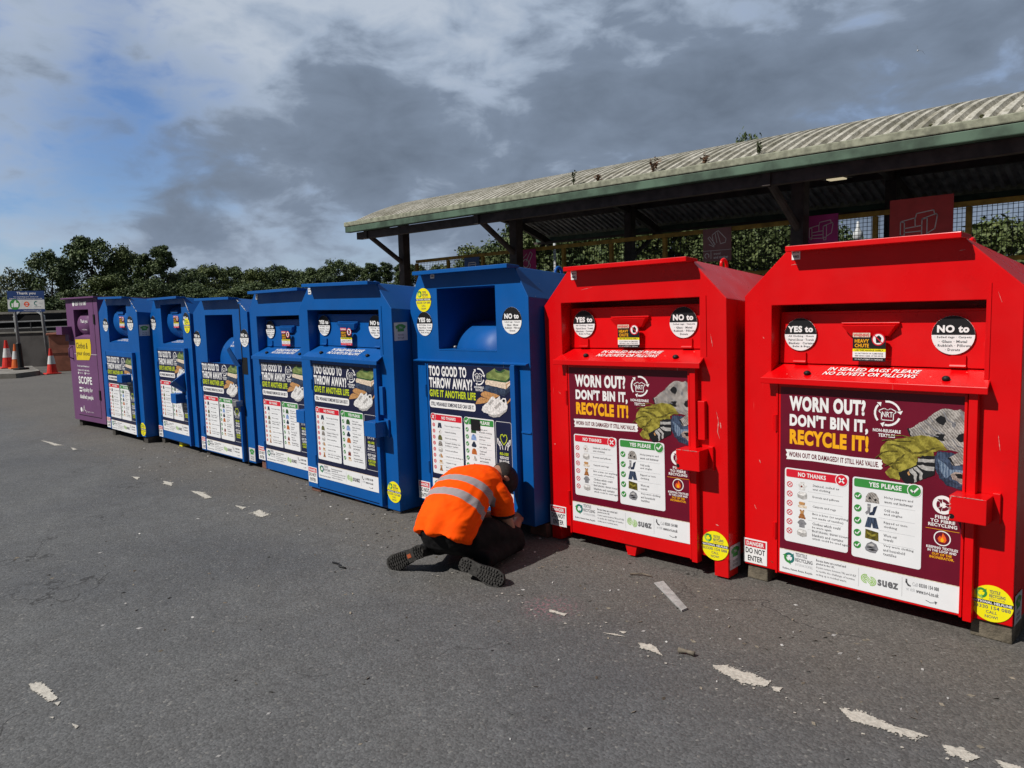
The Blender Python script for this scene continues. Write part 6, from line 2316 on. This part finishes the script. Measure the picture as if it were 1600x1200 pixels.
# shirt
b = MB()
b.loft([spine_sec((-3.440, 2.80, .225), .200, .150, (1, .05, .03), (-.1, .4, .85)), spine_sec((-3.455, 2.85, .285), .215, .165, (1, .05, .03), (-.1, .5, .8)), spine_sec((-3.495, 2.94, .355), .222, .165, tan=(-.15, .7, .65)),
        spine_sec((-3.540, 3.05, .420), .222, .152, tan=(-.15, .75, .5)), spine_sec((-3.570, 3.16, .462), .222, .135, tan=(-.1, .85, .35)), spine_sec((-3.572, 3.25, .474), .198, .112, tan=(0, .95, .12)), spine_sec((-3.560, 3.31, .478), .118, .085, tan=(.05, .95, 0)), spine_sec((-3.552, 3.345, .480), .074, .070, tan=(.1, .95, 0))], 'hivis_shirt', 28)
b.tube([(-3.45, 3.18, .448), (-3.392, 3.225, .415), (-3.366, 3.245, .355), (-3.368, 3.25, .268)], [.092, .082, .074, .076], 'hivis_shirt', 16)
b.tube([(-3.71, 3.19, .445), (-3.77, 3.24, .41), (-3.785, 3.28, .35), (-3.77, 3.31, .28)], [.095, .090, .083, .080], 'hivis_shirt', 16)


def folds(p):
    # drag folds running from the right hip round to the armpit, and a loose hem
    q = (p.x * .8 + p.z * 1.4 - p.y * .55)
    a = max(0.0, 1 - abs((p - V((-3.31, 2.99, .32))).length) / .24)
    hem = max(0.0, 1 - (p - V(SP0)).dot(ax) / .10)
    return .007 * a * math.sin(q * 78) + .006 * hem * math.sin(p.x * 42)


fuse(b, 'shirt', .0085, 6, .0055, 9, 3, folds)

# trousers
b = MB()
b.loft([spine_sec((-3.460, 2.85, .30), .180, .125, tan=(.05, .5, .85)), spine_sec((-3.455, 2.82, .22), .188, .140, tan=(.05, .4, .9)), spine_sec((-3.455, 2.86, .14), .186, .115, tan=(0, .2, 1)), spine_sec((-3.46, 2.90, .10), .15, .09, tan=(0, .2, 1))], 'black_trousers', 24)
b.tube([(-3.36, 2.90, .20), (-3.355, 3.10, .20), (-3.37, 3.30, .135), (-3.375, 3.36, .095)], [.120, .098, .078, .074], 'black_trousers', 16)
b.tube([(-3.58, 2.92, .19), (-3.70, 3.12, .18), (-3.78, 3.32, .12), (-3.79, 3.38, .09)], [.125, .108, .085, .078], 'black_trousers', 16)
b.tube([(-3.375, 3.37, .080), (-3.32, 3.18, .082), (-3.255, 3.00, .085), (-3.235, 2.93, .088)], [.074, .066, .058, .056], 'black_trousers', 14)
b.tube([(-3.79, 3.38, .080), (-3.73, 3.15, .085), (-3.62, 2.93, .110), (-3.59, 2.85, .130)], [.078, .074, .066, .058], 'black_trousers', 14)
tr = fuse(b, 'trousers', .012, 5, .006, 13, 9)

# body: neck, head, arms, hands with fingers
b = MB()
b.loft([((-3.565, 3.22, .455), X1, (0, -.3, 1), .11, .07), ((-3.556, 3.31, .475), X1, (0, -.3, 1), .064, .060), ((-3.545, 3.38, .475), X1, (0, -.3, 1), .058, .060)], 'skin', 16)
HC = V((-3.545, 3.430, .455))
hd = V((.12, .80, -.58)).normalized()        # crown direction: head bowed to the bank
fc = V((.10, -.55, -.83)).normalized()       # face looks down at the hands
fc = (fc - hd * fc.dot(hd)).normalized()
sd = hd.cross(fc).normalized()
hm = Matrix((sd, -fc, hd)).transposed()
b.ball(HC, (.075, .095, .108), 'skin', 20, 14, hm)
b.ball(HC - hd * .055 + fc * .035, (.055, .062, .062), 'skin', 14, 10, hm)
b.ball(HC + fc * .100 - hd * .022, (.013, .018, .024), 'skin', 10, 8, hm)
for s in (-1, 1):
    b.ball(HC + sd * .076 * s - hd * .030 + fc * .012, (.010, .018, .028), 'skin', 10, 8, hm)
b.tube([HC + fc * .088 - hd * .066 - sd * .022, HC + fc * .094 - hd * .066, HC + fc * .088 - hd * .066 + sd * .022], .008, 'skin', 8)


def arm(sh, el, wr_, grip, side):
    sh, el, wr_, grip = V(sh), V(el), V(wr_), V(grip)
    b.tube([sh, sh.lerp(el, .5), el, el.lerp(wr_, .35), el.lerp(wr_, .8), wr_], [.054, .050, .045, .046, .033, .028], 'skin', 14)
    d_ = (grip - wr_).normalized()
    up_ = V((0, 0, 1)) - d_ * d_.z
    up_.normalize()
    la = d_.cross(up_)
    pc = wr_ + d_ * .055
    b.loft([(wr_, la, up_, .026, .020), (wr_ + d_ * .04, la, up_, .038, .017), (wr_ + d_ * .085, la, up_, .041, .014)], 'skin', 14)
    for k, (off, ln) in enumerate(((-.030, .068), (-.010, .078), (.010, .074), (.029, .058))):
        s0 = wr_ + d_ * .078 + la * off
        p1 = s0 + d_ * ln * .5 - up_ * .008
        p2 = p1 + d_ * ln * .28 - up_ * ln * .30
        p3 = p2 + d_ * ln * .04 - up_ * ln * .30
        b.tube([s0, p1, p2, p3], [.0095, .0090, .0082, .0070], 'skin', 8)
    t0 = wr_ + d_ * .025 + la * side * .032
    b.tube([t0, t0 + la * side * .022 + d_ * .025 - up_ * .012, t0 + la * side * .018 + d_ * .052 - up_ * .030], [.0125, .0110, .0085], 'skin', 8)


arm((-3.39, 3.22, .42), (-3.345, 3.285, .150), (-3.435, 3.45, .175), (-3.52, 3.535, .175), -1)
arm((-3.75, 3.23, .41), (-3.74, 3.36, .16), (-3.60, 3.46, .195), (-3.53, 3.54, .195), 1)
b.ball((-3.54, 3.05, .40), (.15, .16, .09), 'skin', 16, 10)
b.tube([(-3.54, 3.05, .40), (-3.565, 3.22, .45)], [.09, .08], 'skin', 12)
b.tube([(-3.74, 3.19, .43), (-3.40, 3.19, .44)], .045, 'skin', 12)
fuse(b, 'body', .0065, 3)

# cap worn back to front, with its closing strap over grey hair
b = MB()
b.ball(HC + hd * .012, (.084, .104, .108), 'cap_black', 24, 16, hm)
b.v = [tuple(V(p)) for p in b.v]
keep = []
for f in range(len(b.f)):
    ctr = sum((V(b.v[i]) for i in b.f[f]), V((0, 0, 0))) / len(b.f[f]) - HC
    keep.append(ctr.dot(hd) > -.040 - .030 * max(0, -ctr.dot(fc) / .09))
b.f = [f for f, k in zip(b.f, keep) if k]
b.m = [0] * len(b.f)
o = b.build('cap', None, smooth=True)
o.parent = person
o.matrix_parent_inverse = Matrix.Translation(-PO)
so_ = o.modifiers.new('thick', 'SOLIDIFY')
so_.thickness = .006
b = MB()
bk = HC - fc * .098 + hd * .008
b.ball(bk + fc * .012, (.034, .012, .022), 'hair_grey', 14, 8, hm)
q = b.build('cap_opening', o, smooth=True)
b = MB()
b.tube([bk + sd * .05 + fc * .02 - hd * .018, bk - hd * .018 - fc * .005, bk - sd * .05 + fc * .02 - hd * .018], .007, 'cap_black', 8)
b.build('cap_strap', o, smooth=True)
b = MB()
b.ball(HC - fc * .024 - hd * .026, (.085, .086, .062), 'hair_grey', 18, 12, hm)
q = b.build('hair', None, smooth=True)
q.parent = person
q.matrix_parent_inverse = Matrix.Translation(-PO)


def boot(c, toe_dir, sole_n, flip):
    """sole in the local XY plane facing +Z; toe towards +X"""
    tx = V(toe_dir).normalized()
    nz = V(sole_n)
    nz = (nz - tx * nz.dot(tx)).normalized()
    ny = nz.cross(tx)
    M = Matrix((tx, ny, nz)).transposed()
    out = [(-.150, 0), (-.140, .030), (-.115, .040), (-.06, .037), (-.01, .036), (.05, .050), (.10, .054), (.135, .042), (.155, .016), (.157, -.012), (.142, -.036), (.10, -.048), (.05, -.044), (-.01, -.034), (-.06, -.036), (-.115, -.040), (-.140, -.030)]
    out = [(x, y * flip * 1.06) for x, y in out]
    if flip < 0:
        out = out[::-1]
    b = MB()
    b.prism(out, 'z', -.022, 0, 'boot_sole')
    # heel and fore sole, then tread lugs
    for x0, x1 in ((-.140, -.058), (-.012, .145)):
        def hw(x):
            ys_ = [abs(y) for (px_, y) in out if abs(px_ - x) < .04]
            return (sum(ys_) / len(ys_) if ys_ else .03) * .92
        x = x0
        r = 0
        while x < x1 - .012:
            w_ = hw(x + .008)
            for k in range(4):
                ya = -w_ + 2 * w_ * k / 4 + .003
                yb = -w_ + 2 * w_ * (k + 1) / 4 - .003
                sk = .004 * (1 if k in (1, 2) else -1)
                b.hexa([(x + sk, ya, 0), (x + .0125 + sk, ya, 0), (x + .0125 + sk, yb, 0), (x + sk, yb, 0)], [(x + .001 + sk, ya + .001, .009), (x + .0115 + sk, ya + .001, .009), (x + .0115 + sk, yb - .001, .009), (x + .001 + sk, yb - .001, .009)], 'boot_sole')
            x += .0175
    b.box(-.050, -.020, -.012, .012, -.001, .003, 'boot_logo' if flip > 0 else 'boot_sole')
    b.v = [tuple(M @ V(p) + V(c)) for p in b.v]
    u = MB()
    def sec(x, z, w_, h_, tl=0):
        return (M @ V((x, 0, z)) + V(c), M @ V((0, 1, 0)), M @ V((math.sin(tl), 0, -math.cos(tl))), w_, h_)
    u.loft([sec(-.145, -.045, .018, .025), sec(-.125, -.06, .036, .045), sec(-.08, -.065, .039, .052), sec(-.03, -.06, .039, .048), sec(.03, -.048, .047, .034), sec(.09, -.042, .050, .027), sec(.135, -.038, .038, .020), sec(.152, -.034, .018, .012)], 'boot_leather', 18)
    u.loft([(M @ V((-.085, 0, z)) + V(c), M @ V((0, 1, 0)), M @ V((1, 0, 0)), w_, h_) for z, w_, h_ in ((-.05, .038, .055), (-.10, .042, .055), (-.15, .047, .055), (-.165, .045, .052))], 'boot_leather', 18)
    ub = u.build('boot', None, smooth=True)
    ub.parent = person
    ub.matrix_parent_inverse = Matrix.Translation(-PO)
    sb = b.build('sole', ub)


boot((-3.64, 2.665, .090), (-.245, -.075, -.125), (.68, -.62, .30), 1)
boot((-3.145, 2.835, .072), (.235, .065, -.060), (.45, -.80, .38), -1)
